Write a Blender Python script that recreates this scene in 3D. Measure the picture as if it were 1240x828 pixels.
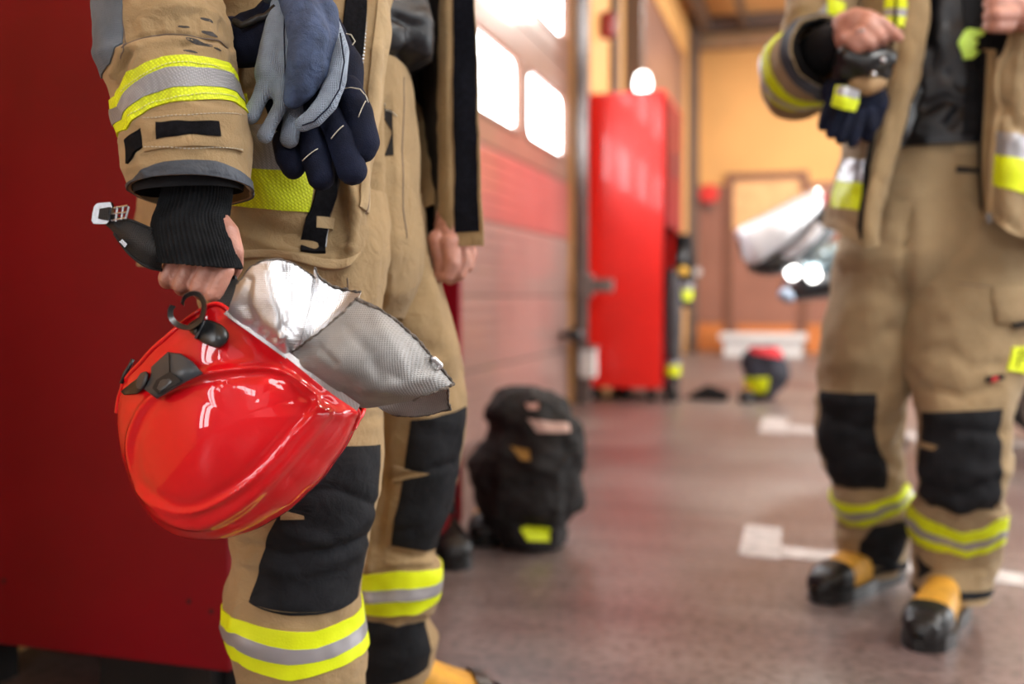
import bpy, bmesh, math, random
import numpy as np
from mathutils import Vector, Matrix
random.seed(4)
for o in list(bpy.data.objects): bpy.data.objects.remove(o)
scn = bpy.context.scene
COL = scn.collection
PI = math.pi

# ---------------------------------------------------------------- camera
FPX = 1206.0
cam_d = bpy.data.cameras.new('camera'); cam = bpy.data.objects.new('camera', cam_d); COL.objects.link(cam)
cam_d.sensor_width = 36; cam_d.lens = 36*FPX/1240
cam.location = (0, 0, .8)
cam.rotation_euler = (math.radians(90-2.56), 0, math.radians(16.6))
cam_d.dof.use_dof = True; cam_d.dof.focus_distance = 1.13; cam_d.dof.aperture_fstop = 2.2
cam_d.clip_start = .05
scn.camera = cam
CR = np.array(cam.rotation_euler.to_matrix()); CL = np.array([0, 0, .8])
# ---------------------------------------------------------------- world, light, exposure
w = bpy.data.worlds.new('world'); scn.world = w; w.use_nodes = True
w.node_tree.nodes['Background'].inputs[0].default_value = (.86, .93, 1, 1)
w.node_tree.nodes['Background'].inputs[1].default_value = 2.5
scn.view_settings.view_transform = 'Standard'; scn.view_settings.look = 'None'
scn.view_settings.gamma = 1; scn.view_settings.exposure = 0.22; scn.view_settings.use_curve_mapping = False

def area(name, loc, target, sx, sy, power, col=(1, 1, 1)):
    l = bpy.data.lights.new(name, 'AREA'); l.shape = 'RECTANGLE'; l.size = sx; l.size_y = sy; l.energy = power; l.color = col
    o = bpy.data.objects.new(name, l); COL.objects.link(o); o.location = loc
    o.rotation_euler = (Vector(target)-Vector(loc)).to_track_quat('-Z', 'Y').to_euler(); return o
# area lights stand in for daylight from unbuilt right-wall bay doors and rear gate
area('bay_daylight', (6.7, 3.2, 2.3), (0, 2.6, 1.3), 3.6, 3.4, 170, (.92, .97, 1))
area('key_overhead', (2.9, .2, 4.7), (-.3, 1.6, .8), 2.0, 2.4, 190, (.92, .97, 1))  # added key light under the closed ceiling; no rooflight there
area('bay_daylight_far', (6.7, 9.5, 2.2), (0, 9.5, 1.2), 5.5, 3.4, 620, (.95, .98, 1))
area('gate_daylight', (1.7, -3.2, 2.5), (-.1, 1.4, .9), 2.4, 2.2, 8, (.9, .96, 1))

# ---------------------------------------------------------------- helpers
def P(px, py, z):
    px = np.asarray(px, float); py = np.asarray(py, float); z = np.asarray(z, float)*np.ones_like(px)
    c = np.stack([(px-620)/FPX*z, -(py-414)/FPX*z, -z], -1)
    return c @ CR.T + CL
def proj(p):
    c = (np.asarray(p)-CL) @ CR
    return 620+FPX*c[..., 0]/-c[..., 2], 414-FPX*c[..., 1]/-c[..., 2]
def floor_at(px, py, h=0.0):
    d = P(px, py, 1.)-CL
    return CL + d*((h-.8)/d[2])

def hsh(a):
    a = np.sin(a)*43758.5453; return a-np.floor(a)
def noise3(p, s=1., seed=0.):
    p = np.asarray(p)*s+seed*17.31
    i = np.floor(p); f = p-i; f = f*f*f*(f*(f*6-15)+10)
    def h(dx, dy, dz):
        return hsh((i[..., 0]+dx)*12.9898+(i[..., 1]+dy)*78.233+(i[..., 2]+dz)*37.719)
    x, y, z = f[..., 0], f[..., 1], f[..., 2]
    c00 = h(0,0,0)*(1-x)+h(1,0,0)*x; c10 = h(0,1,0)*(1-x)+h(1,1,0)*x
    c01 = h(0,0,1)*(1-x)+h(1,0,1)*x; c11 = h(0,1,1)*(1-x)+h(1,1,1)*x
    return ((c00*(1-y)+c10*y)*(1-z)+(c01*(1-y)+c11*y)*z)*2-1
def folds(p, amp, sc=(9, 9, 22), seed=0.):
    p = np.asarray(p)
    q = p*np.array(sc)
    q = q+.35*np.stack([noise3(p, 14, seed+5), noise3(p, 14, seed+6), noise3(p, 14, seed+7)], -1)
    r = 1-2*np.abs(noise3(q, 1, seed))
    return amp*(.6*r+.35*noise3(p, 26, seed+2)+.18*noise3(p, 60, seed+3))

MATS = {}
def mat(name, col, rough=.6, metal=0., var=.12, vs=6., bump=.0, bs=60., coat=0., emit=None, kind='noise', wr=0., sheen=0., col2=None, spec=.5, aniso=None):
    if name in MATS: return MATS[name]
    m = bpy.data.materials.new(name); m.use_nodes = True; nt = m.node_tree; N = nt.nodes; L = nt.links
    b = N['Principled BSDF']
    b.inputs['Roughness'].default_value = rough; b.inputs['Metallic'].default_value = metal
    b.inputs['Coat Weight'].default_value = coat; b.inputs['Coat Roughness'].default_value = .03
    b.inputs['Sheen Weight'].default_value = sheen; b.inputs['Specular IOR Level'].default_value = spec
    tc = N.new('ShaderNodeTexCoord')
    mp = N.new('ShaderNodeMapping'); L.new(tc.outputs['Object'], mp.inputs[0])
    if aniso: mp.inputs['Scale'].default_value = aniso
    n = N.new('ShaderNodeTexNoise'); n.inputs['Scale'].default_value = vs; n.inputs['Detail'].default_value = 6; L.new(mp.outputs[0], n.inputs['Vector'])
    r = N.new('ShaderNodeValToRGB'); L.new(n.outputs['Fac'], r.inputs[0])
    c2 = col2 or tuple(min(1, c*(1+var)) for c in col)
    c1 = tuple(c*(1-var) for c in col) if not col2 else col
    r.color_ramp.elements[0].position = .35; r.color_ramp.elements[1].position = .65
    r.color_ramp.elements[0].color = (*c1, 1); r.color_ramp.elements[1].color = (*c2, 1)
    L.new(r.outputs[0], b.inputs['Base Color'])
    if bump:
        bp = N.new('ShaderNodeBump'); bp.inputs['Strength'].default_value = bump; bp.inputs['Distance'].default_value = .002
        if kind == 'noise':
            t = N.new('ShaderNodeTexNoise'); t.inputs['Scale'].default_value = bs; t.inputs['Detail'].default_value = 3
            L.new(mp.outputs[0], t.inputs['Vector']); L.new(t.outputs['Fac'], bp.inputs['Height'])
        elif kind == 'weave':
            outs = []
            for dr in ('X', 'Z'):
                t = N.new('ShaderNodeTexWave'); t.bands_direction = dr; t.inputs['Scale'].default_value = bs; t.inputs['Distortion'].default_value = .6
                L.new(mp.outputs[0], t.inputs['Vector']); outs.append(t)
            mm = N.new('ShaderNodeMath'); mm.operation = 'MULTIPLY'
            L.new(outs[0].outputs['Fac'], mm.inputs[0]); L.new(outs[1].outputs['Fac'], mm.inputs[1]); L.new(mm.outputs[0], bp.inputs['Height'])
        elif kind == 'mesh':
            rot = N.new('ShaderNodeMapping'); rot.inputs['Rotation'].default_value = (0, .78, .1); L.new(tc.outputs['Object'], rot.inputs[0])
            t = N.new('ShaderNodeTexVoronoi'); t.inputs['Scale'].default_value = bs; t.inputs['Randomness'].default_value = 0
            L.new(rot.outputs[0], t.inputs['Vector']); L.new(t.outputs['Distance'], bp.inputs['Height'])
            mx = N.new('ShaderNodeMix'); mx.data_type = 'RGBA'; mx.blend_type = 'MULTIPLY'; mx.inputs['Factor'].default_value = .55
            r2 = N.new('ShaderNodeValToRGB'); r2.color_ramp.elements[0].position = .25; r2.color_ramp.elements[1].position = .5
            r2.color_ramp.elements[0].color = (1, 1, 1, 1); r2.color_ramp.elements[1].color = (.45, .45, .45, 1)
            L.new(t.outputs['Distance'], r2.inputs[0]); L.new(r.outputs[0], mx.inputs['A']); L.new(r2.outputs[0], mx.inputs['B']); L.new(mx.outputs['Result'], b.inputs['Base Color'])
        L.new(bp.outputs[0], b.inputs['Normal'])
        if wr:
            w1 = N.new('ShaderNodeTexNoise'); w1.inputs['Scale'].default_value = 38; w1.inputs['Detail'].default_value = 5; w1.inputs['Distortion'].default_value = 1.2; L.new(mp.outputs[0], w1.inputs['Vector'])
            b2 = N.new('ShaderNodeBump'); b2.inputs['Strength'].default_value = wr; b2.inputs['Distance'].default_value = .006
            L.new(w1.outputs['Fac'], b2.inputs['Height']); L.new(bp.outputs[0], b2.inputs['Normal']); L.new(b2.outputs[0], b.inputs['Normal'])
    if emit:
        b.inputs['Emission Color'].default_value = (*emit[0], 1); b.inputs['Emission Strength'].default_value = emit[1]
    MATS[name] = m; return m

TAN = mat('tan_fabric', (.345, .238, .122), .85, spec=.2, var=.13, vs=9, bump=.5, bs=700, wr=.55, sheen=.1)
TAN2 = mat('tan_fabric_pale', (.43, .31, .17), .85, spec=.2, var=.12, vs=14, bump=.35, bs=700, wr=.5, sheen=.15)
PAD = mat('charcoal_pad', (.015, .016, .019), .85, spec=.18, var=.25, vs=20, bump=.4, bs=700, wr=.5)
BLK = mat('black_fabric', (.009, .009, .011), .8, spec=.2, var=.3, vs=12, bump=.3, bs=500)
SHIRT = mat('black_shirt', (.008, .009, .013), .45, var=.3, vs=12, bump=.2, bs=300)
LIN = mat('dark_lining', (.016, .012, .011), .75, var=.2, vs=8, bump=.2, bs=300)
VEL = mat('black_velcro', (.006, .006, .008), .95, spec=.15, var=.4, vs=200, bump=.8, bs=1100)
NAV = mat('navy_velcro', (.007, .008, .014), .9, spec=.15, var=.3, vs=150, bump=.6, bs=1000)
YEL = mat('hi_vis_yellow', (.80, .92, .0), .6, var=.06, vs=10, bump=.5, bs=330, kind='mesh')
YELP = mat('hi_vis_yellow_plain', (.74, .86, .0), .6, var=.06, vs=10, bump=.3, bs=500)
SIL = mat('reflective_silver', (.36, .36, .38), .45, .25, var=.08, vs=10, bump=.5, bs=420, kind='mesh')
SILP = mat('reflective_silver_plain', (.36, .35, .37), .4, .3, var=.08, vs=10)
GREYF = mat('grey_fabric', (.13, .165, .21), .8, var=.15, vs=25, bump=.6, bs=170, kind='weave')
CUFF = mat('cuff_trim', (.055, .065, .085), .6, var=.25, vs=14, bump=.5, bs=200, wr=.4)
BLUE = mat('blue_denim_fabric', (.042, .066, .135), .8, var=.3, vs=60, bump=.6, bs=600, wr=.8)
GLVG = mat('grey_glove_fabric', (.27, .33, .42), .75, var=.12, vs=60, bump=.8, bs=170, kind='weave')
NAVY = mat('navy_glove_fabric', (.007, .010, .026), .85, spec=.2, var=.3, vs=30, bump=.5, bs=600)
THREAD = mat('pale_thread', (.6, .55, .45), .8)
SKIN = mat('skin', (.50, .235, .175), .42, var=.14, vs=35, bump=.35, bs=320)
SKIN.node_tree.nodes['Principled BSDF'].inputs['Subsurface Weight'].default_value = .12
SKIN.node_tree.nodes['Principled BSDF'].inputs['Subsurface Radius'].default_value = (.01, .004, .002)
HAIR = mat('brown_hair', (.05, .03, .02), .6, bump=.5, bs=200)
HRED = mat('helmet_red', (.76, .002, .009), .5, var=.03, vs=4, coat=1.0, spec=.15)
REDP = mat('red_locker_paint_shaded', (.23, .002, .010), .5, var=.14, vs=2.2, bump=.05, bs=20, coat=.08, spec=.25)  # shaded copy of the locker red, shade put into the colour
REDF = mat('red_locker_paint_lit', (.85, .018, .012), .32, var=.05, vs=2, coat=.3)  # lit copy of the same locker red, brightness put into the colour
PLAS = mat('black_plastic', (.012, .013, .015), .32, var=.15, vs=15, spec=.6)
PLASG = mat('grey_plastic', (.045, .052, .062), .36, var=.12, vs=15)
WEB = mat('black_webbing', (.006, .006, .007), .55, bump=.5, bs=170, kind='weave')
CHR = mat('bright_metal', (.5, .51, .54), .25, 1.)
ALU = mat('aluminised_cloth', (.66, .67, .70), .36, .92, var=.05, vs=30, bump=.30, bs=150, kind='weave')
ALUD = mat('aluminised_cloth_worn', (.27, .265, .26), .5, .45, var=.12, vs=40, bump=.35, bs=150, kind='weave')
EDGE = mat('frayed_edge', (.12, .10, .085), .9, var=.5, vs=160, bump=1., bs=500)
RUB = mat('black_rubber', (.012, .012, .013), .35, var=.2, vs=20)
LEA = mat('tan_leather', (.66, .33, .035), .6, var=.2, vs=22, bump=.3, bs=120)
MUD = mat('mud_smudge', (.05, .045, .045), .9, var=.5, vs=90)
OCH = mat('ochre_wall_paint', (.72, .39, .13), .7, var=.05, vs=1.2, bump=.1, bs=30)
WAIN = mat('brown_pink_wainscot', (.30, .13, .085), .5, var=.08, vs=1.5, bump=.05, bs=20)
ORG = mat('orange_plinth', (.62, .20, .05), .5, var=.12, vs=2)
CEIL = mat('ceiling_board', (.72, .42, .16), .8, var=.06, vs=1.5)
STEEL = mat('brown_steel_beam', (.12, .085, .07), .5, var=.1, vs=3)
GALV = mat('galvanised_rail', (.19, .165, .155), .5, .4, var=.2, vs=9)
DARK = mat('dark_void', (.015, .012, .012), .8)
D_UP = mat('door_section_brown', (.27, .14, .10), .35, var=.10, vs=1.5, coat=.2)
D_RED = mat('door_section_red', (.46, .13, .115), .3, var=.12, vs=1.3, coat=.3)
D_LOW = mat('door_section_pink', (.33, .205, .18), .3, var=.12, vs=1.3, coat=.3)
PANE = mat('daylit_pane', (.9, .95, 1), .3, emit=((.90, .96, 1), 12))
WHT = mat('white_paint', (.72, .72, .71), .5, var=.08, vs=12)
MARK = mat('white_floor_paint', (.46, .43, .42), .6, var=.22, vs=14)
CARW = mat('white_car_paint', (.80, .83, .88), .12, var=.02, coat=1.)
GLS = mat('windscreen_glass', (.30, .42, .47), .1, .3, var=.15, vs=2, coat=1.)
LAMPM = mat('lit_lamp', (1, 1, 1), .3, emit=((1, .98, .95), 7))

# floor
def floor_mat():
    m = bpy.data.materials.new('worn_red_brown_concrete'); m.use_nodes = True; nt = m.node_tree; N = nt.nodes; L = nt.links; b = N['Principled BSDF']
    tc = N.new('ShaderNodeTexCoord')
    n1 = N.new('ShaderNodeTexNoise'); n1.inputs['Scale'].default_value = .9; n1.inputs['Detail'].default_value = 8; L.new(tc.outputs['Object'], n1.inputs['Vector'])
    mp = N.new('ShaderNodeMapping'); mp.inputs['Scale'].default_value = (.7, 6, 1); L.new(tc.outputs['Object'], mp.inputs[0])
    n2 = N.new('ShaderNodeTexNoise'); n2.inputs['Scale'].default_value = 1.6; n2.inputs['Detail'].default_value = 7; L.new(mp.outputs[0], n2.inputs['Vector'])
    n3 = N.new('ShaderNodeTexNoise'); n3.inputs['Scale'].default_value = 38; n3.inputs['Detail'].default_value = 6; L.new(tc.outputs['Object'], n3.inputs['Vector'])
    r1 = N.new('ShaderNodeValToRGB'); r1.color_ramp.elements[0].position = .38; r1.color_ramp.elements[1].position = .64
    r1.color_ramp.elements[0].color = (.150, .092, .085, 1); r1.color_ramp.elements[1].color = (.22, .185, .172, 1); L.new(n1.outputs['Fac'], r1.inputs[0])
    mx = N.new('ShaderNodeMix'); mx.data_type = 'RGBA'; mx.blend_type = 'MULTIPLY'; mx.inputs['Factor'].default_value = .55
    r2 = N.new('ShaderNodeValToRGB'); r2.color_ramp.elements[0].position = .35; r2.color_ramp.elements[1].position = .7
    r2.color_ramp.elements[0].color = (.62, .6, .6, 1); r2.color_ramp.elements[1].color = (1.35, 1.35, 1.35, 1); L.new(n2.outputs['Fac'], r2.inputs[0])
    L.new(r1.outputs[0], mx.inputs['A']); L.new(r2.outputs[0], mx.inputs['B'])
    mx2 = N.new('ShaderNodeMix'); mx2.data_type = 'RGBA'; mx2.blend_type = 'MULTIPLY'; mx2.inputs['Factor'].default_value = .7
    r3 = N.new('ShaderNodeValToRGB'); r3.color_ramp.elements[0].position = .36; r3.color_ramp.elements[1].position = .56
    r3.color_ramp.elements[0].color = (.4, .4, .4, 1); r3.color_ramp.elements[1].color = (1.1, 1.1, 1.1, 1); L.new(n3.outputs['Fac'], r3.inputs[0])
    L.new(mx.outputs['Result'], mx2.inputs['A']); L.new(r3.outputs[0], mx2.inputs['B']); L.new(mx2.outputs['Result'], b.inputs['Base Color'])
    b.inputs['Roughness'].default_value = .36
    bp = N.new('ShaderNodeBump'); bp.inputs['Strength'].default_value = .25; bp.inputs['Distance'].default_value = .004
    L.new(n3.outputs['Fac'], bp.inputs['Height']); L.new(bp.outputs[0], b.inputs['Normal'])
    return m
FLOORM = floor_mat()

# -------- objects
def raw(name, V, F, m, parent=None, origin=None, smooth=True):
    V = np.asarray(V, float).reshape(-1, 3)
    if parent is not None: org = np.array(parent['_o'])
    elif origin is not None: org = np.array(origin, float)
    else: org = np.array([(V[:, 0].min()+V[:, 0].max())/2, (V[:, 1].min()+V[:, 1].max())/2, V[:, 2].min()])
    me = bpy.data.meshes.new(name); me.from_pydata((V-org).tolist(), [], F)
    me.polygons.foreach_set('use_smooth', [smooth]*len(me.polygons)); me.materials.append(m); me.update()
    o = bpy.data.objects.new(name, me); COL.objects.link(o); o['_o'] = [float(x) for x in org]
    if parent is not None: o.parent = parent
    else: o.location = org
    return o
def tag(o, label=None, cat=None, group=None, kind=None):
    if label: o['label'] = label
    if cat: o['category'] = cat
    if group: o['group'] = group
    if kind: o['kind'] = kind
    return o
def thing(name, label, cat, loc, group=None):
    o = bpy.data.objects.new(name, None); COL.objects.link(o); o.location = loc; o['_o'] = [float(x) for x in loc]; o.empty_display_size = .1
    return tag(o, label, cat, group)
class MB:
    def __init__(s): s.V = []; s.F = []
    def add(s, V, F):
        n = len(s.V); s.V += [tuple(map(float, v)) for v in V]; s.F += [tuple(i+n for i in f) for f in F]; return s
    def box(s, a, b, M=None, bev=0.):
        bm = bmesh.new(); bmesh.ops.create_cube(bm, size=1)
        a = np.array(a, float); b = np.array(b, float); sz = b-a; c = (a+b)/2
        for v in bm.verts: v.co = Vector((v.co.x*sz[0], v.co.y*sz[1], v.co.z*sz[2]))+Vector(c)
        if bev: bmesh.ops.bevel(bm, geom=bm.edges[:], offset=bev, segments=2, affect='EDGES', profile=.6)
        if M is not None: bm.transform(M)
        bm.verts.index_update(); s.add([v.co for v in bm.verts], [[v.index for v in f.verts] for f in bm.faces]); bm.free(); return s
    def cyl(s, p, q, r, r2=None, n=16, caps=True):
        p = Vector(p); q = Vector(q); r2 = r if r2 is None else r2; d = (q-p).normalized()
        u = d.orthogonal().normalized(); v = d.cross(u); V = []
        for c, rr in ((p, r), (q, r2)):
            for k in range(n): V.append(c+(u*math.cos(2*PI*k/n)+v*math.sin(2*PI*k/n))*rr)
        F = [(k, (k+1) % n, n+(k+1) % n, n+k) for k in range(n)]
        if caps:
            V += V[:]; F += [tuple(2*n+k for k in reversed(range(n))), tuple(3*n+k for k in range(n))]
        return s.add(V, F)
    def prism(s, poly, d):   # poly: world points, d: extrusion vector
        poly = [Vector(p) for p in poly]; d = Vector(d); n = len(poly)
        V = poly+[p+d for p in poly]; V = V+V
        return s.add(V, [tuple(range(n)), tuple(reversed(range(n, 2*n)))]+[(2*n+k, 2*n+(k+1) % n, 3*n+(k+1) % n, 3*n+k) for k in range(n)])
    def build(s, name, m, parent=None, smooth=False, origin=None):
        return raw(name, s.V, s.F, m, parent, origin, smooth)
def struct(o): o['kind'] = 'structure'; return o

def cr1(A, t, closed):
    n = len(A); A = np.asarray(A, float)
    if closed: i = np.floor(t).astype(int); f = t-i; g = lambda k: A[(i+k) % n]
    else:
        i = np.clip(np.floor(t).astype(int), 0, n-2); f = t-i
        E = np.concatenate([[2*A[0]-A[1]], A, [2*A[-1]-A[-2]]]); g = lambda k: E[i+k+1]
    f = f.reshape(f.shape+(1,)*(A.ndim-1))
    p0, p1, p2, p3 = g(-1), g(0), g(1), g(2)
    return .5*((2*p1)+(-p0+p2)*f+(2*p0-5*p1+4*p2-p3)*f*f+(-p0+3*p1-3*p2+p3)*f**3)
def pdist(X, Y, line):
    d = np.full(X.shape, 1e9)
    for (a, b), (c, e) in zip(line[:-1], line[1:]):
        vx, vy = c-a, e-b; L = vx*vx+vy*vy+1e-9
        t = np.clip(((X-a)*vx+(Y-b)*vy)/L, 0, 1)
        d = np.minimum(d, np.hypot(X-a-t*vx, Y-b-t*vy))
    return d
def slab(T, B, closed=False):
    """solid from two grids (n,m,3) with separate rim vertices"""
    n, m = T.shape[:2]; MBx = MB()
    idx = lambda i, j: i*m+(j % m)
    mm = m if closed else m-1
    F = [(idx(i, j), idx(i, j+1), idx(i+1, j+1), idx(i+1, j)) for i in range(n-1) for j in range(mm)]
    MBx.add(T.reshape(-1, 3), F); MBx.add(B.reshape(-1, 3), [f[::-1] for f in F])
    def rim(a, b, cl=False):
        k = len(a); MBx.add(np.concatenate([a, b]), [(q, k+q, k+(q+1) % k, (q+1) % k) for q in range(k if cl else k-1)])
    rim(T[0], B[0], closed); rim(B[-1], T[-1], closed)
    if not closed: rim(B[:, 0], T[:, 0]); rim(T[:, -1], B[:, -1])
    return MBx
class Surf:
    def __init__(s, C, closed=False, nu=120, nv=160, amp=0., sc=(9, 9, 22), seed=0., lines=(), out=None, fn=None):
        C = np.asarray(C, float)
        R = cr1(C, np.linspace(0, len(C)-1, nv), False).transpose(1, 0, 2)
        n = C.shape[1]
        G = cr1(R, np.arange(nu)/nu*n if closed else np.linspace(0, n-1, nu), closed).transpose(1, 0, 2)
        s.closed = closed; s.nu = nu; s.nv = nv; s.G = G; s.out = out
        s.normals()
        D = np.zeros(G.shape[:2])
        if amp: D += folds(G, amp, sc, seed)
        X, Y = proj(G)
        for ln, wd, dp in lines:
            k = np.exp(-(pdist(X, Y, ln)/wd)**2)*dp
            if closed: k = k*(s.facing > 0)
            D += k
        if fn is not None: D += fn(s, X, Y)
        s.G = G+s.N*D[..., None]; s.normals(); s.X, s.Y = proj(s.G)
    def normals(s):
        G = s.G
        tu = (np.roll(G, -1, 1)-np.roll(G, 1, 1)) if s.closed else np.gradient(G, axis=1)
        tv = np.gradient(G, axis=0); N = np.cross(tu, tv); N /= np.linalg.norm(N, axis=-1, keepdims=True)+1e-12
        V = CL-G; V = V/np.linalg.norm(V, axis=-1, keepdims=True)
        if s.closed: sg = np.sign(np.sum(N*(G-G.mean(1, keepdims=True))))
        else: sg = np.sign(np.sum(N*V)) if s.out is None else np.sign(np.sum(N*np.array(s.out)))
        s.N = N*sg; s.facing = np.sum(s.N*V, -1)
    def at(s, u, v, off=0.):
        u = np.asarray(u, float); v = np.clip(np.asarray(v, float), 0, 1)*(s.nv-1)
        fu = (u % 1)*s.nu if s.closed else np.clip(u, 0, 1)*(s.nu-1)
        i = np.clip(np.floor(v).astype(int), 0, s.nv-2); j = np.floor(fu).astype(int)
        if not s.closed: j = np.clip(j, 0, s.nu-2)
        a = (v-i)[..., None]; b = (fu-j)[..., None]; j1 = (j+1) % s.nu; j = j % s.nu
        def q(A): return (A[i, j]*(1-b)+A[i, j1]*b)*(1-a)+(A[i+1, j]*(1-b)+A[i+1, j1]*b)*a
        return q(s.G)+q(s.N)*off
    def uv(s, pts):
        out = []
        ok = s.facing > 0.02
        if s.closed and not getattr(s, 'full', False): ok = ok & (np.arange(s.nu)[None, :] <= s.nu//2+1)
        for x, y in pts:
            d = np.hypot(s.X-x, s.Y-y)+np.where(ok, 0, 1e6); k = np.argmin(d); i, j = divmod(k, s.nu)
            out.append((j/s.nu if s.closed else j/(s.nu-1), i/(s.nv-1)))
        return np.array(out)
    def mesh(s, name, m, parent, thick=.0015, solid=True, origin=None):
        if s.closed and not solid:
            n, mm = s.nv, s.nu
            F = [(i*mm+j, i*mm+(j+1) % mm, (i+1)*mm+(j+1) % mm, (i+1)*mm+j) for i in range(n-1) for j in range(mm)]
            return raw(name, s.G, F, m, parent, origin)
        return slab(s.G, s.G-s.N*thick, s.closed).build(name, m, parent, True, origin)
    def patch(s, name, m, parent, L, R, n=40, k=24, off=.0012, puff=0., uvs=False):
        if not uvs: L = s.uv(L); R = s.uv(R)
        L = np.array(L); R = np.array(R)
        def rs(A):
            d = np.concatenate([[0], np.cumsum(np.hypot(*(np.diff(A, axis=0)*[1, 1]).T)+1e-9)]); t = np.linspace(0, d[-1], n)
            return np.stack([np.interp(t, d, A[:, 0]), np.interp(t, d, A[:, 1])], -1)
        L, R = rs(L), rs(R); t = np.linspace(0, 1, k)[None, :, None]; UV = L[:, None]*(1-t)+R[:, None]*t
        tt = np.linspace(0, 1, n)
        pf = puff*(1-(2*t[..., 0]-1)**6)*(1-(2*tt[:, None]-1)**6)
        T = s.at(UV[..., 0], UV[..., 1], off)+s.atN(UV)*pf[..., None]
        B = s.at(UV[..., 0], UV[..., 1], -.0008)
        return slab(T, B).build(name, m, parent, True)
    def atN(s, UV): 
        a = s.at(UV[..., 0], UV[..., 1], 1.)-s.at(UV[..., 0], UV[..., 1], 0.); return a
    def band(s, name, m, parent, top, bot, n=8, off=.0015):
        a, b = s.uv(top), s.uv(bot); u = np.arange(s.nu)/s.nu
        def per(A):
            A = A[np.argsort(A[:, 0])]; return np.interp(u, A[:, 0], A[:, 1], period=1.)
        va, vb = per(a), per(b); t = np.linspace(0, 1, n)[:, None]; V = va*(1-t)+vb*t; U = np.repeat(u[None], n, 0)
        return slab(s.at(U, V, off), s.at(U, V, -.0008), True).build(name, m, parent, True)
    def bandparts(s, parent, top, bot, mats, off=.0015, f=(.33, .67)):
        top = [np.array(p, float) for p in top]; bot = [np.array(p, float) for p in bot]
        s.band('reflective_band', mats[0], parent, top, bot, 10, off)
        s.band('reflective_stripe', mats[1], parent, [a*(1-f[0])+b*f[0] for a, b in zip(top, bot)], [a*(1-f[1])+b*f[1] for a, b in zip(top, bot)], 6, off+.0009)
    def seam(s, name, m, parent, pts, r=.0011, off=.0004, dash=False, step=.0035, uvs=False):
        A = np.array(pts) if uvs else s.uv(pts); t = np.linspace(0, len(A)-1, 24*len(A)); U = cr1(A, t, False) if len(A) > 2 else A[0]+(A[-1]-A[0])*np.linspace(0, 1, 60)[:, None]
        return path_tube(name, s.at(U[:, 0], U[:, 1], off), r, m, parent, dash)
def path_tube(name, W, r, m, parent, dash=False, n=6, origin=None):
    W = np.array(W); mb = MB()
    d = np.concatenate([[0], np.cumsum(np.linalg.norm(np.diff(W, axis=0), axis=1)+1e-9)])
    if dash:
        k = max(2, int(d[-1]/.0042)); t = np.linspace(0, d[-1], k+1)
        for q in range(k):
            a = [np.interp(t[q], d, W[:, c]) for c in range(3)]; b = [np.interp(t[q]+(t[q+1]-t[q])*.62, d, W[:, c]) for c in range(3)]
            mb.cyl(a, b, r, n=4, caps=False)
        return mb.build(name, m, parent, True)
    T = np.gradient(W, axis=0); T /= np.linalg.norm(T, axis=1, keepdims=True)+1e-12
    up = np.array([.3, .5, .81]); rr = r if np.ndim(r) else np.full(len(W), r); V = []
    u = np.cross(T[0], up); u /= np.linalg.norm(u)
    for i in range(len(W)):
        u = u-T[i]*np.dot(u, T[i]); u /= np.linalg.norm(u); v = np.cross(T[i], u)
        V += [W[i]+rr[i]*(u*math.cos(2*PI*k/n)+v*math.sin(2*PI*k/n)) for k in range(n)]
    F = [(i*n+k, i*n+(k+1) % n, (i+1)*n+(k+1) % n, (i+1)*n+k) for i in range(len(W)-1) for k in range(n)]
    F += [tuple(reversed(range(n))), tuple((len(W)-1)*n+k for k in range(n))]
    return raw(name, V, F, m, parent, origin)
def tube_rows(rows, nc=16, e=2.2):
    """row: (lx,ly,rx,ry,z,depth,tilt)"""
    C = []
    right = CR[:, 0]; fw = -CR[:, 2]; up = np.array([0, 0, 1.])
    fwh = fw-up*fw[2]; fwh /= np.linalg.norm(fwh)
    for (lx, ly, rx, ry, z, d, tl) in rows:
        a = P(lx, ly, z); b = P(rx, ry, z); c = (a+b)/2; h = (b-a)/2
        ring = []
        for k in range(nc):
            t = 2*PI*k/nc; cs, sn = math.cos(t), math.sin(t)
            x = math.copysign(abs(cs)**(2/e), cs); y = math.copysign(abs(sn)**(2/e), sn)
            ring.append(c+h*x-fwh*d*y+up*tl*y)
        C.append(ring)
    return np.array(C)
def spine_tube(pts, nc=16, up=(0, 0, 1)):
    """pts: (px,py,z,ra,rb) -> rings perpendicular to the spine"""
    c = np.array([P(p[0], p[1], p[2]) for p in pts]); T = np.gradient(c, axis=0); T /= np.linalg.norm(T, axis=1, keepdims=True)
    fw = CR[:, 2]; C = []
    for i, p in enumerate(pts):
        b = fw-T[i]*np.dot(fw, T[i]); b /= np.linalg.norm(b); a = np.cross(b, T[i])
        C.append([c[i]+a*p[3]*math.cos(2*PI*k/nc)+b*p[4]*math.sin(2*PI*k/nc) for k in range(nc)])
    return np.array(C)
def sheet(rows): return np.array([[P(*q) for q in r] for r in rows])

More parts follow.
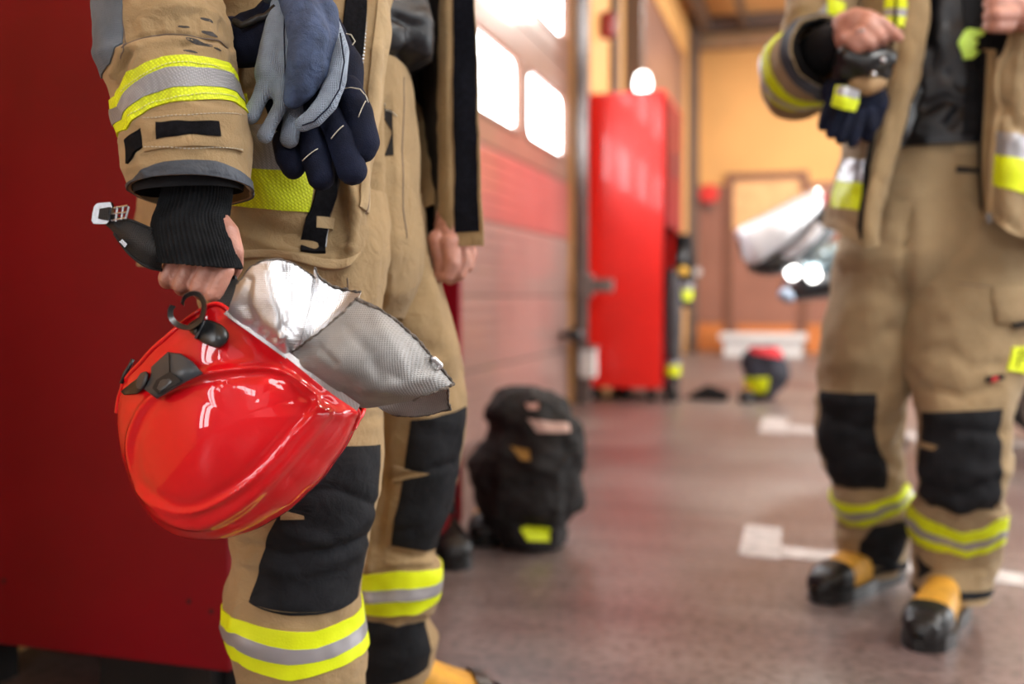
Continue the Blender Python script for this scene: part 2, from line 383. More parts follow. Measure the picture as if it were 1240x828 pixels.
# sphere sweeps fused by voxel remesh
_bm = bmesh.new(); bmesh.ops.create_icosphere(_bm, subdivisions=2, radius=1); ICV = np.array([v.co[:] for v in _bm.verts]); ICF = [[v.index for v in f.verts] for f in _bm.faces]; _bm.free()
def blob_data(chains, voxel, smooth=4, disp=None):
    V = []; F = []; n = 0
    for ch in chains:
        pts = [(np.array(p, float), r) for p, r in ch]
        segs = list(zip(pts[:-1], pts[1:])) or [(pts[0], pts[0])]
        for (a, ra), (b, rb) in segs:
            L = np.linalg.norm(b-a); k = max(1, int(L/(min(ra, rb)*.35)))
            for q in range(k+1):
                t = q/k; V.append(ICV*(ra*(1-t)+rb*t)+a*(1-t)+b*t); F += [[i+n for i in f] for f in ICF]; n += len(ICV)
    V = np.concatenate(V)
    me = bpy.data.meshes.new('tmp'); me.from_pydata(V.tolist(), [], F); o = bpy.data.objects.new('tmp', me); COL.objects.link(o)
    md = o.modifiers.new('r', 'REMESH'); md.mode = 'VOXEL'; md.voxel_size = voxel; md.use_smooth_shade = True
    if smooth: ms = o.modifiers.new('s', 'SMOOTH'); ms.factor = .5; ms.iterations = smooth
    dg = bpy.context.evaluated_depsgraph_get(); m2 = bpy.data.meshes.new_from_object(o.evaluated_get(dg))
    Vn = np.empty(len(m2.vertices)*3); m2.vertices.foreach_get('co', Vn); Vn = Vn.reshape(-1, 3); Fn = [list(p.vertices) for p in m2.polygons]
    Nn = np.empty(len(m2.vertices)*3); m2.vertices.foreach_get('normal', Nn); Nn = Nn.reshape(-1, 3)
    bpy.data.objects.remove(o); bpy.data.meshes.remove(me); bpy.data.meshes.remove(m2)
    if disp is not None: Vn = Vn+Nn*disp(Vn)[:, None]
    return Vn, Fn
def blob(name, chains, voxel, m, parent=None, smooth=4, disp=None, origin=None):
    V, F = blob_data(chains, voxel, smooth, disp); return raw(name, V, F, m, parent, origin)
def ch(*pts): return [(P(p[0], p[1], p[2]), p[3]) for p in pts]

# ================================================================ THE HALL
XL, XR, YB, YN, ZC = -1.70, 7.0, 15.1, -5.0, 4.86
struct(MB().box((XL-.2, YN, -.1), (XR, YB, 0)).build('floor', FLOORM, origin=(0, 0, 0)))
struct(MB().box((XL-.2, YN, ZC), (XR, YB, ZC+.1)).build('ceiling', CEIL))
struct(MB().box((XR, YN, 0), (XR+.1, YB, ZC)).build('wall_right', mat('grey_wall_paint', (.32, .31, .30), .8)))
struct(MB().box((XL-.2, YN-.1, 0), (XR, YN, ZC)).build('wall_near', MATS['grey_wall_paint']))
wb = struct(MB().box((XL-.2, YB, 2.46), (XR, YB+.1, ZC)).box((XL-.2, YB+.1, 0), (XR, YB+.15, ZC)).build('wall_back', OCH))
tw = MB()
xs = [XL-.2, -1.19, -.03, 1.6, 3.2, 4.8, 6.4, XR]
for i, (a, b) in enumerate(zip(xs[:-1], xs[1:])):
    if i == 1: continue
    raw_o = MB().box((a+.006, YB-.02, .42), (b-.006, YB+.08, 2.455)).build('panel', WAIN, wb)
    MB().box((a+.006, YB-.035, 0), (b-.006, YB+.08, .41)).build('plinth_board', ORG, wb)
# left wall: openings for two sectional doors
Y1a, Y1b, Y2a, Y2b = 2.78, 7.34, 9.6, 14.3; Y0a, Y0b = -4.9, -2.7
wl = MB()
for a, b in ((YN, Y0a), (Y0b, -2.5), (-.95, Y1a), (Y1b, Y2a), (Y2b, YB)): wl.box((XL-.2, a, 0), (XL-.002, b, ZC))
for a, b in ((Y0a, Y0b), (Y1a, Y1b), (Y2a, Y2b)): wl.box((XL-.2, a, 4.17), (XL-.002, b, ZC))
wl.box((XL-.2, -2.5, 2.3), (XL-.002, -.95, ZC))
struct(wl.build('wall_left', OCH))
def rounded(y0, y1, z0, z1, r, n=5):
    p = []
    for cy, cz, a0 in ((y1-r, z1-r, 0), (y0+r, z1-r, 90), (y0+r, z0+r, 180), (y1-r, z0+r, 270)):
        for k in range(n+1):
            a = math.radians(a0+90*k/n); p.append((cy+r*math.cos(a), cz+r*math.sin(a)))
    return p
def sectional(name, ya, yb, wins):
    d = bpy.data.objects.new(name, None); COL.objects.link(d); d.location = (XL-.05, (ya+yb)/2, 0); d['_o'] = [XL-.05, (ya+yb)/2, 0.]; struct(d)
    zs = [0, .405, .81, 1.23, 1.65, 2.49, 3.33, 4.17]; ms = [D_LOW, D_LOW, D_LOW, D_RED, D_UP, D_UP, D_UP]
    for i, (z0, z1) in enumerate(zip(zs[:-1], zs[1:])):
        x0, x1 = XL-.09, XL-.035
        if i: MB().box((x0+.01, ya+.012, z0-.012), (x1-.012, yb-.012, z0+.012)).build('joint_strip', STEEL, d)
        if i < 4:
            mb = MB().box((x0, ya+.01, z0+.006), (x1, yb-.01, z1-.006), bev=.006)
            mb.build('panel', ms[i], d)
            rb = MB(); nz = 6
            for k in range(1, nz): rb.box((x1-.002, ya+.03, z0+(z1-z0)*k/nz-.008), (x1+.010, yb-.03, z0+(z1-z0)*k/nz+.008))
            tag(rb.build('rib', ms[i], d), kind='stuff')
        else:
            zb, zt = (z0+.165, z0+.165+.455)
            mb = MB().box((x0, ya+.01, z0+.006), (x1, yb-.01, zb)).box((x0, ya+.01, zt), (x1, yb-.01, z1-.006))
            ys = [ya+.01]+[v for a in wins for v in a]+[yb-.01]
            for a, b in zip(ys[0::2], ys[1::2]): mb.box((x0, a, zb), (x1, b, zt))
            pn = mb.build('panel', ms[i], d)
            for (a, b) in wins:
                rim = MB(); outer = rounded(a-.02, b+.02, zb-.02, zt+.02, .09); inner = rounded(a+.015, b-.015, zb+.012, zt-.012, .08); n = len(outer)
                V = [(x1+.012, *p) for p in outer]+[(x1+.012, *p) for p in inner]+[(x1-.06, *p) for p in inner]+[(x1-.001, *p) for p in outer]
                F = []
                for k in range(n):
                    q = (k+1) % n; F += [(k, q, n+q, n+k), (n+k, n+q, 2*n+q, 2*n+k), (q, k, 3*n+k, 3*n+q)]
                rim.add(V, F).build('window_frame', ms[i], d, True)
                MB().prism([(x1-.04, *p) for p in rounded(a, b, zb, zt, .075)], (-.008, 0, 0)).build('pane', PANE, d)
    return d
sectional('door_1', Y1a, Y1b, [(2.86, 3.80), (3.96, 4.90), (5.06, 6.01), (6.15, 7.21)])
sectional('door_2', Y2a, Y2b, [(9.9, 10.6)])
sectional('door_4', Y0a, Y0b, [(-4.7, -3.85), (-3.7, -2.85)])
# glazed side door in the left wall behind the photographer (it is what the helmet mirrors)
gd = bpy.data.objects.new('door_5', None); COL.objects.link(gd); gd.location = (XL-.06, -1.72, 0); gd['_o'] = [XL-.06, -1.72, 0.]; struct(gd)
MB().box((XL-.1, -2.5, 0), (XL-.03, -2.36, 2.3)).box((XL-.1, -1.10, 0), (XL-.03, -.95, 2.3)).box((XL-.1, -2.36, 2.12), (XL-.03, -1.10, 2.3)).box((XL-.1, -2.36, 0), (XL-.03, -1.10, .42)).box((XL-.1, -1.72, .42), (XL-.03, -1.62, 2.12)).build('door_frame', GALV, gd)
for a, b in ((-2.355, -1.725), (-1.615, -1.30)): MB().box((XL-.07, a, .425), (XL-.06, b, 2.115)).build('pane', PANE, gd)
MB().box((XL-.07, -1.30, .425), (XL-.05, -1.105, 2.115)).build('side_panel', GALV, gd)
# high windows in the wall behind the photographer
for i, (xa, xb) in enumerate(((.35, 1.0), (1.1, 1.75), (1.85, 2.5))):
    wn = bpy.data.objects.new('window_%d' % (i+1), None); COL.objects.link(wn); wn.location = ((xa+xb)/2, YN, 2.75); wn['_o'] = [(xa+xb)/2, YN, 2.75]; struct(wn)
    MB().box((xa-.04, YN+.002, 2.71), (xb+.04, YN+.05, 2.75)).box((xa-.04, YN+.002, 3.45), (xb+.04, YN+.05, 3.49)).box((xa-.04, YN+.002, 2.75), (xa, YN+.05, 3.45)).box((xb, YN+.002, 2.75), (xb+.04, YN+.05, 3.45)).build('window_frame', GALV, wn)
    MB().box((xa, YN+.01, 2.75), (xb, YN+.02, 3.45)).build('pane', PANE, wn)
# door rails, corner posts
def trim(name, parts, m):
    mb = MB()
    for a, b in parts: mb.box(a, b)
    return struct(mb.build(name, m))
trim('trim_1', [((XL-.01, 7.36, 0), (XL+.10, 7.42, 4.2)), ((XL+.07, 7.30, 0), (XL+.10, 7.42, 4.2))], GALV)
trim('trim_2', [((XL-.01, 2.70, 0), (XL+.08, 2.76, 4.2))], GALV)
trim('trim_3', [((XL-.01, 9.42, 0), (XL+.16, 9.58, ZC))], STEEL)
trim('trim_4', [((XL-.01, 14.6, 0), (XL+.14, 14.78, ZC))], STEEL)
trim('trim_5', [((XL, YB-.22, 4.42), (XR, YB-.02, 4.60))], mat('tan_beam', (.36, .22, .12), .6))
trim('trim_6', [((XL, YB-.30, 4.66), (XR, YB-.10, ZC-.002))], STEEL)
trim('trim_7', [((-1.55, 3, 4.62), (-1.41, YB-.3, 4.80))], STEEL)
trim('trim_8', [((-.98, 3, 4.66), (-.90, YB-.3, 4.78)), ((-.98, 9.5, 4.66), (3.5, 9.6, 4.80))], STEEL)
# back door; upper panel's lit look is put into its pale colour
bd = bpy.data.objects.new('door_3', None); COL.objects.link(bd); bd.location = (-.61, YB-.05, 0); bd['_o'] = [-.61, YB-.05, 0.]; struct(bd)
MB().box((-1.19, YB-.07, 0), (-1.10, YB+.05, 2.62)).box((-.12, YB-.07, 0), (-.03, YB+.05, 2.62)).box((-1.10, YB-.07, 2.53), (-.12, YB+.05, 2.62)).build('door_frame', mat('brown_frame', (.20, .085, .05), .5), bd)
MB().box((-1.09, YB-.03, .05), (-.13, YB+.03, 1.78)).build('door_leaf', WAIN, bd)
MB().box((-1.09, YB-.02, 1.80), (-.13, YB+.02, 2.52)).build('transom_panel', mat('pale_orange_panel', (.80, .45, .20), .5), bd)
MB().cyl((-.22, YB-.05, 1.0), (-.22, YB-.12, 1.0), .02).cyl((-.22, YB-.11, 1.0), (-.34, YB-.11, 1.0), .014).build('door_handle', GALV, bd, True)
MB().box((-1.02, YB-.034, .14), (-.2, YB-.028, .40)).build('kick_plate', ORG, bd)
# junction box, motor, chain box on rail of the big door
def small(name, label, cat, mb, m, **k): return tag(mb.build(name, m, **k), label, cat)
t = thing('door_latch', 'grey metal latch arm on the big door rail beside the red locker', 'latch', (-1.55, 7.38, 1.0))
MB().box((XL+.09, 7.30, .84), (XL+.30, 7.36, .94), bev=.008).build('latch_bar', GALV, t)
MB().box((XL+.05, 7.28, .80), (XL+.14, 7.38, .98), bev=.008).build('bracket', GALV, t)
t = thing('door_handle_knob', 'black round pull knob low on the big sectional door', 'handle', (XL, 7.02, .49))
MB().cyl((XL-.02, 7.02, .53), (XL+.06, 7.02, .53), .025).build('stem', PLAS, t, True)
blob('knob', [[((XL+.09, 7.02, .53), .062)], [((XL+.09, 7.10, .53), .035), ((XL+.09, 7.25, .53), .03)]], .012, PLAS, t)
t = thing('chain_box', 'small off-white box at the foot of the door rail', 'box', (-1.56, 7.40, .18))
MB().box((XL+.06, 7.25, .20), (XL+.18, 7.35, .42), bev=.015).build('box_body', WHT, t)
MB().box((XL+.05, 7.24, .415), (XL+.19, 7.36, .44), bev=.006).build('lid', GALV, t)
MB().box((XL+.10, 7.28, 0), (XL+.14, 7.32, .2)).build('foot', GALV, t)
# floor marking
def flat(name, label, poly):
    return tag(MB().prism([(x, y, .0005) for x, y in poly], (0, 0, .002)).build(name, MARK), label, 'floor marking')
flat('painted_square', 'white painted square on the floor nearest the standing firefighter', [(-.20, 3.14), (-.075, 3.11), (-.08, 3.54), (-.205, 3.57)])
flat('painted_line', 'long white floor line running behind the firefighter boots', [(-.073, 3.15), (2.4, 2.66), (2.4, 2.80), (-.074, 3.29)])
flat('painted_square', 'far white painted square on the floor before the back wall', [(-.28, 6.05), (-.11, 6.03), (-.12, 6.78), (-.28, 6.84)])
flat('painted_line', 'far white floor line joined to the distant square', [(-.108, 6.1), (4.2, 5.2), (4.2, 5.5), (-.11, 6.45)])

# ---------------------------------------------------------------- lockers
def locker(loc, L, D, H, label, mside, zb=.1):
    x1 = loc[0]; x0 = x1-D; y0 = loc[1]; y1 = y0+L
    t = thing('gear_locker', label, 'locker', ((x0+x1)/2, (y0+y1)/2, 0))
    MB().box((x0, y0, zb), (x1, y0+.025, H), bev=.004).build('side_panel', mside, t)
    MB().box((x0, y1-.025, zb), (x1, y1, H), bev=.004).build('side_panel', mside, t)
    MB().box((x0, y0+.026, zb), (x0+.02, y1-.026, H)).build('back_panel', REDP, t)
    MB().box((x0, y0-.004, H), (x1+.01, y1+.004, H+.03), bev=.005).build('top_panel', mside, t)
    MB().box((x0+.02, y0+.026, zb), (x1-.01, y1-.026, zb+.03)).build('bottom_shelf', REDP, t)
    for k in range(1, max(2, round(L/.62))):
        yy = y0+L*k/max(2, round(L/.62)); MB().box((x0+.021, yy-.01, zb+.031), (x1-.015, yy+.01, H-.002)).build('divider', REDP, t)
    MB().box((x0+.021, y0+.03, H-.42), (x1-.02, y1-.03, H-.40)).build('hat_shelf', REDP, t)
    for yy in (y0+.03, y1-.09):
        for xx in (x0+.04, x1-.12): MB().box((xx, yy, 0), (xx+.06, yy+.06, zb)).build('leg', DARK, t)
    return t
lk = locker((-1.03, 1.605), 1.31, .668, 2.34, 'shaded red steel locker side filling the left foreground behind the helmet', REDP)
for px, py in ((5, 703), (229, 728), (256, 740)):
    d = P(px, py, 1.)-CL; q = CL+d*(1.605/d[1]); MB().cyl(q+np.array([0, -.0015, 0]), q+np.array([0, .004, 0]), .0042, n=12).build('screw_hole', DARK, lk)
# plinth pieces seen in the gap under the near locker
MB().box((-1.38, 1.68, .0), (-1.04, 1.72, .085)).build('plinth_board', DARK, lk)
lk2 = locker((-1.075, 7.62), .95, .60, 2.34, 'brightly lit red open-fronted locker past the big door', REDF, zb=.1)
MB().box((-1.075, 7.66, 1.35), (-1.05, 8.10, 2.33), bev=.004).build('locker_door', REDP, lk2)
MB().box((-1.075, 8.12, 1.35), (-1.05, 8.54, 2.33), bev=.004).build('locker_door', REDP, lk2)
MB().box((-1.05, 8.04, 1.75), (-1.03, 8.07, 1.95)).build('handle', GALV, lk2)
# things on top of the far locker
t = thing('bright_spot', 'added glowing white blob with a dark foot on top of the far red locker', 'lamp', (-1.28, 7.9, 2.37))  # glowing blob added for a bright spot taken as a window
blob('glow_blob', [[((-1.28, 7.9, 2.52), .062), ((-1.28, 7.9, 2.47), .072)]], .015, LAMPM, t)
MB().cyl((-1.28, 7.9, 2.37), (-1.28, 7.9, 2.40), .12).box((-1.40, 7.80, 2.37), (-1.16, 8.0, 2.395)).build('blob_foot', PLAS, t)
t = thing('wall_intercom', 'dark red unit with black cable high on the ochre wall', 'intercom', (XL, 8.45, 2.9))
blob('red_housing', [[((XL+.06, 8.3, 3.12), .075), ((XL+.06, 8.3, 3.02), .075)]], .02, mat('dark_red_plastic', (.22, .02, .02), .4), t)
MB().cyl((XL+.03, 8.75, 2.5), (XL+.03, 8.75, 3.5), .05).build('pipe', STEEL, t, True)
# gear hanging in the far locker
def hang(name, label, cat, x, y, z0, z1, r, m, band=None, seed=1):
    t = thing(name, label, cat, (x, y, z0)); n = 7; C = []
    for k in range(n):
        f = k/(n-1); z = z1+(z0-z1)*f; rr = r*(.75+.3*math.sin(PI*min(1, f*1.2)))
        C.append([(x+rr*math.cos(a), y+1.5*rr*math.sin(a), z) for a in np.arange(12)*2*PI/12])
    s = Surf(C, True, 48, 60, .012, (6, 6, 2), seed, out=None); s.mesh('cloth_body', m, t, .01)
    if band:
        for (b0, b1, mm) in band:
            v0 = (z1-b1)/(z1-z0); v1 = (z1-b0)/(z1-z0); u = np.arange(s.nu)/s.nu
            U = np.repeat(u[None], 4, 0); V = np.linspace(v0, v1, 4)[:, None]+0*u
            slab(s.at(U, V, .006), s.at(U, V, -.002), True).build('reflective_band', mm, t, True)
    return t
hang('turnout_trousers', 'dark hanging trousers with yellow hem band in the far locker', 'trousers', -1.0, 7.72, .14, 1.02, .055, mat('dark_grey_gear', (.05, .045, .05), .8), [(.20, .28, YELP), (.28, .31, SILP)], 3)
hang('turnout_jacket', 'black jacket hanging at the front of the far locker', 'jacket', -.965, 8.05, .72, 1.30, .075, BLK, [(.78, .86, YELP), (.86, .92, SILP)], 5)
t = thing('breathing_mask', 'small yellow and black gear piece hooked above the hanging trousers', 'mask', (-.93, 7.72, .95))
blob('yellow_part', [[((-.93, 7.72, 1.0), .045)]], .012, mat('amber_plastic', (.75, .42, .03), .4), t)
blob('black_part', [[((-.95, 7.74, 1.08), .04), ((-.93, 7.76, 1.16), .03)]], .012, PLAS, t)
t = thing('gear_gauge', 'tiny pale round gauge beside the hanging gear', 'gauge', (-.84, 7.9, 1.0))
MB().cyl((-.84, 7.9, 1.0), (-.84, 7.92, 1.0), .032).build('dial', WHT, t, True)
MB().cyl((-.95, 7.91, 1.0), (-.84, 7.91, 1.0), .008).build('hose', PLAS, t, True)
def bootshape(name, label, heel, toe, h=.22, L=None, upper=LEA, group=None, parent=None, shaft=True, s=1.):
    """heel, toe: world floor points"""
    heel = Vector(heel); toe = Vector(toe); d = (toe-heel); Lb = d.length; d.normalize(); side = Vector((-d.y, d.x, 0))
    t = parent or thing(name, label, 'boot', heel+d*Lb*.5, group)
    if parent is not None:                      # a boot worn by a person: the upper is the part, the rest hang on it
        t = raw('boot', [heel, heel+d*.01, heel+side*.01], [(0, 1, 2)], RUB, parent)
    X = [0, .08, .2, .35, .5, .65, .78, .9, .97, 1.0]
    Wd = [.024, .036, .041, .040, .043, .050, .053, .047, .034, .012]
    H = [.12, .135, .145, .14, .125, .108, .096, .086, .066, .042]
    def pt(f, y, z): return heel+d*(Lb*f)+side*(y*s)+Vector((0, 0, z*s))
    def ringset(X, Wd, H, z0):
        C = []
        for f, wd, hh in zip(X, Wd, H):
            C.append([pt(f, wd*math.copysign(abs(math.cos(a))**.75, math.cos(a)), z0+(hh-z0)*.5+(hh-z0)*.5*math.copysign(abs(math.sin(a))**.8, math.sin(a))) for a in np.arange(14)*2*PI/14])
        return np.array(C)
    U = Surf(ringset(X, Wd, H, .02), True, 40, 50, .0012, (30, 30, 30), 2); up = U.mesh('upper', upper, t, .004)
    Xi = [.79, .83, .87, .91, .96, 1.0, 1.035]; Wi = np.interp(Xi, X, Wd)+.005; Hi = np.interp(Xi, X, H)+.005; Wi[-2] = .034; Hi[-2] = .074; Wi[-1] = .012; Hi[-1] = .045
    Surf(ringset(Xi, Wi, Hi, .016), True, 40, 30).mesh('toe_cap', RUB, t, .003)
    n = 24; out = []
    fs = np.linspace(-.02, 1.025, n)
    wf = [np.interp(f, [-.02, .02, .1, .3, .45, .62, .8, .93, 1.0, 1.025], [.012, .034, .043, .042, .042, .053, .058, .05, .028, .008]) for f in fs]
    out = [pt(f, a, 0) for f, a in zip(fs, wf)]+[pt(f, -a, 0) for f, a in zip(fs[::-1], wf[::-1])]
    MB().prism(out, (0, 0, .034*s)).build('sole', RUB, t, False)
    if shaft:
        C = [[pt(.2+.0*k, 0, 0)+d*(.058*math.cos(a))+side*(.05*math.sin(a))+Vector((0, 0, z)) for a in np.arange(12)*2*PI/12] for k, z in enumerate((.12, .16, .2, h, h+.02))]
        Surf(C, True, 32, 24, .0015, (20, 20, 30), 4).mesh('shaft', upper, t, .004)
    return t
bootshape('fire_boot', 'black-toed boot at the foot of the far red locker, left one', (-1.45, 8.1, 0), (-1.40, 7.83, 0), .2, upper=RUB)
bootshape('fire_boot', 'black-toed boot under the hanging trousers of the far locker', (-1.02, 7.95, 0), (-1.0, 7.66, 0), .2, upper=RUB)
# ---------------------------------------------------------------- turnout heaps on the floor
def heap(C, name, m, t, amp, seed, lines=(), sc=(5, 5, 6)):
    s = Surf(C, True, 120, 110, amp, sc, seed, lines=lines); s.full = True; s.mesh(name, m, t, .01); return s
def rings(cx, cy, spec, n=14, seed=0):
    rnd = random.Random(seed); C = []
    for z, rx, ry, dx, dy in spec:
        C.append([(cx+dx+rx*math.cos(a)*(1+.06*rnd.uniform(-1, 1)), cy+dy+ry*math.sin(a)*(1+.06*rnd.uniform(-1, 1)), z) for a in np.arange(n)*2*PI/n+PI/2])
    return C
hx, hy = -.86, 3.06
t = thing('turnout_gear', 'crumpled black turnout trousers standing over boots near the big door', 'clothing', (hx, hy, 0))
hs = heap(rings(hx, hy, [(.50, .02, .02, -.01, 0), (.495, .07, .07, -.01, 0), (.45, .125, .12, .0, 0), (.38, .15, .14, .02, 0), (.30, .175, .16, .0, 0), (.22, .185, .17, -.01, 0), (.14, .165, .16, 0, 0), (.08, .12, .12, .0, 0), (.04, .105, .11, .02, 0), (.015, .095, .10, .02, 0)], seed=3), 'cloth_body', mat('sooty_black_fabric', (.010, .008, .008), .85, var=.4, vs=10), t, .022, 9)
hs.patch('reflective_band', YELP, t, [(630, 640), (640, 655)], [(667, 640), (666, 656)], 10, 12, .004)
hs.patch('waistband', mat('pale_waistband', (.62, .42, .36), .8), t, [(640, 508), (650, 524)], [(688, 512), (690, 522)], 10, 12, .004)
hs.patch('pull_strap', mat('amber_strap', (.42, .24, .05), .7), t, [(618, 540), (630, 556)], [(640, 545), (644, 558)], 8, 8, .004)
hs.patch('pull_strap', mat('pink_strap', (.6, .35, .3), .7), t, [(636, 490), (640, 496)], [(652, 488), (652, 495)], 6, 6, .004)
bootshape('fire_boot', 'tan boot with black sole left of the crumpled turnout trousers', (-1.03, 3.3, 0), (-1.00, 3.0, 0), .1, shaft=False)
bootshape('fire_boot', 'dark boot tucked under the corner of the near red locker', (-1.12, 2.96, 0), (-.98, 2.72, 0), .22, upper=RUB)
px2 = (-.33, 7.92)
t = thing('turnout_gear', 'distant heap of dark turnout gear with red top and yellow patch', 'clothing', (*px2, 0))
h2 = heap(rings(*px2, [(.42, .02, .02, 0, 0), (.41, .08, .08, 0, 0), (.36, .15, .13, 0, 0), (.28, .175, .15, 0, 0), (.18, .17, .15, .02, 0), (.09, .12, .12, .01, 0), (.02, .09, .10, -.02, 0)], seed=5), 'cloth_body', mat('dark_navy_gear', (.018, .018, .03), .8, var=.5, vs=8), t, .02, 12)
h2.patch('reflective_band', YELP, t, [(900, 457), (904, 474)], [(932, 457), (928, 475)], 8, 10, .006)
h2.patch('red_collar', mat('red_fabric', (.55, .02, .03), .8), t, [(908, 419), (912, 428)], [(940, 421), (946, 434)], 8, 12, .012)
bootshape('fire_boot', 'small tan boot at the base of the distant gear heap', (-.42, 8.0, 0), (-.46, 7.72, 0), .1, shaft=False)
t = thing('work_gloves', 'flat black gloves lying on the floor left of the distant heap', 'gloves', (-.72, 7.85, 0))
blob('glove_body', [[((-.86, 7.85, .03), .03), ((-.74, 7.85, .07), .055), ((-.62, 7.85, .04), .04)], [((-.9, 7.8, .02), .018), ((-.6, 7.8, .02), .02)]], .014, BLK, t)
# bench/step by the back door, fire signs
t = thing('door_step', 'low white step in front of the back wall door', 'step', (-.55, 14.2, 0))
MB().box((-1.18, 13.9, .22), (-.02, 14.6, .30), bev=.01).build('tread', WHT, t)
MB().box((-1.12, 13.96, 0), (-.08, 14.0, .22)).build('riser', WHT, t)
MB().box((-1.12, 14.5, 0), (-.08, 14.54, .22)).build('riser', WHT, t)
t = thing('fire_bell', 'round red bell on the brown wainscot left of the back door', 'bell', (-1.45, YB-.08, 2.2))
MB().cyl((-1.45, YB-.03, 2.33), (-1.45, YB-.10, 2.33), .15, .12, n=24).build('gong', mat('red_enamel', (.75, .05, .04), .3), t, True)
MB().box((-1.52, YB-.06, 2.1), (-1.38, YB-.021, 2.2)).build('housing', STEEL, t)
t = thing('fire_extinguisher', 'red extinguisher hanging in the corner past the far locker', 'extinguisher', (-1.66, 14.93, 1.76))
blob('cylinder', [[((-1.66, 14.93, 1.85), .085), ((-1.66, 14.93, 2.25), .085)]], .02, mat('red_enamel', (.75, .05, .04), .3), t)
MB().cyl((-1.66, 14.93, 2.3), (-1.66, 14.93, 2.42), .03).box((-1.74, 14.88, 2.42), (-1.58, 14.98, 2.46)).build('valve', PLAS, t)
MB().box((-1.72, 15.0, 1.9), (-1.60, YB, 2.2)).build('wall_bracket', STEEL, t)
# ---------------------------------------------------------------- ceiling lamps (real fittings)
for i, (x, y) in enumerate(((2.6, 1.5), (2.6, 5.5), (2.6, 9.5), (.2, 12.2))):
    t = thing('ceiling_light', ['white strip light on the ceiling nearest the photographer', 'second white strip light along the ceiling', 'third white strip light along the ceiling', 'white strip light before the back wall'][i], 'lamp', (x, y, 4.55), 'ceiling strip lights')
    MB().box((x-.1, y-.75, 4.6), (x+.1, y+.75, 4.68), bev=.01).build('housing', WHT, t)
    MB().cyl((x, y-.7, 4.57), (x, y+.7, 4.57), .03).build('tube', LAMPM, t, True)
    MB().cyl((x, y-.6, 4.68), (x, y-.6, ZC), .008).cyl((x, y+.6, 4.68), (x, y+.6, ZC), .008).build('hanger', GALV, t, True)
    area('strip_light', (x, y, 4.5), (x, y, 0), .5, 1.6, 130 if y > 9 else 80, (1, .98, .94))

# ================================================================ VEHICLE FRONT behind the standing firefighter
t = thing('vehicle_front', 'white and black pointed vehicle nose behind the standing firefighter hip', 'vehicle', tuple(P(1010, 330, 4.6)*[1, 1, 0]))
def hull(name, rows, m, amp=0, **k): s = Surf(tube_rows(rows, 16, k.get('e', 2.6)), True, 60, 60, amp); s.mesh(name, m, t, .01, solid=False); return s
# nose runs from the lower left tip up to the upper right
hull('nose_cowl', [(894, 284, 900, 316, 4.5, .03, 0), (893, 277, 915, 322, 4.5, .10, 0), (906, 268, 932, 312, 4.55, .17, 0), (925, 258, 948, 300, 4.6, .22, 0), (950, 244, 966, 280, 4.7, .25, 0), (972, 233, 980, 262, 4.8, .25, 0), (982, 229, 984, 240, 4.85, .16, 0)], CARW)
hull('lower_bumper', [(906, 318, 912, 330, 4.52, .05, 0), (915, 312, 935, 334, 4.55, .15, 0), (940, 300, 962, 325, 4.6, .2, 0), (960, 276, 985, 306, 4.7, .24, 0), (978, 248, 1002, 285, 4.8, .26, 0), (984, 236, 1010, 262, 4.9, .24, 0)], PLAS)
hull('trim_strip', [(928, 320, 934, 328, 4.5, .04, 0), (945, 306, 955, 317, 4.45, .06, 0), (968, 288, 978, 300, 4.45, .07, 0), (985, 268, 996, 280, 4.5, .05, 0)], SILP)
hull('body_shell', [(950, 350, 954, 362, 4.7, .05, 0), (965, 325, 968, 364, 4.75, .25, 0), (1000, 305, 1002, 362, 4.9, .5, 0), (1080, 290, 1082, 362, 5.2, .6, 0), (1150, 300, 1152, 420, 5.5, .6, 0)], PLAS)
hull('windscreen', [(967, 310, 969, 326, 4.5, .06, 0), (985, 298, 987, 326, 4.5, .10, 0), (1010, 292, 1012, 326, 4.52, .10, 0), (1035, 294, 1037, 326, 4.55, .08, 0)], GLS)
for hx_, hy_ in ((960, 330), (985, 333)):
    blob('headlamp', [[(P(hx_, hy_, 4.42), .034), (P(hx_, hy_, 4.5), .034)]], .01, LAMPM, t, 1)
blob('indicator_lamp', [[(P(949, 356, 4.5), .03), (P(955, 360, 4.5), .03)]], .01, mat('blue_grey_lens', (.3, .38, .5), .2), t, 1)
blob('rear_lamp', [[(P(998, 242, 4.6), .03), (P(1000, 252, 4.6), .03)]], .01, mat('red_lens', (.6, .02, .05), .25), t, 1)
# trailer that carries it, mostly hidden behind the legs
mb = MB(); a = P(1075, 380, 5.2); 
mb.box((a[0]-.1, a[1]-.1, .42), (a[0]+1.6, a[1]-.02, .50)).box((a[0]-.1, a[1]+.5, .42), (a[0]+1.6, a[1]+.58, .50)).box((a[0]+.3, a[1]-.1, .42), (a[0]+.38, a[1]+.58, .5))
mb.build('trailer_frame', STEEL, t)
for yy in (-.2, .62):
    q = (a[0]+.95, a[1]+yy, .33); MB().cyl(q, (q[0], q[1]+.16, q[2]), .33, n=32).build('wheel', RUB, t, True)
MB().box((a[0]+.02, a[1]+.2, .05), (a[0]+.08, a[1]+.26, .42)).box((a[0]-.02, a[1]+.16, 0), (a[0]+.12, a[1]+.30, .05)).build('jockey_leg', STEEL, t)

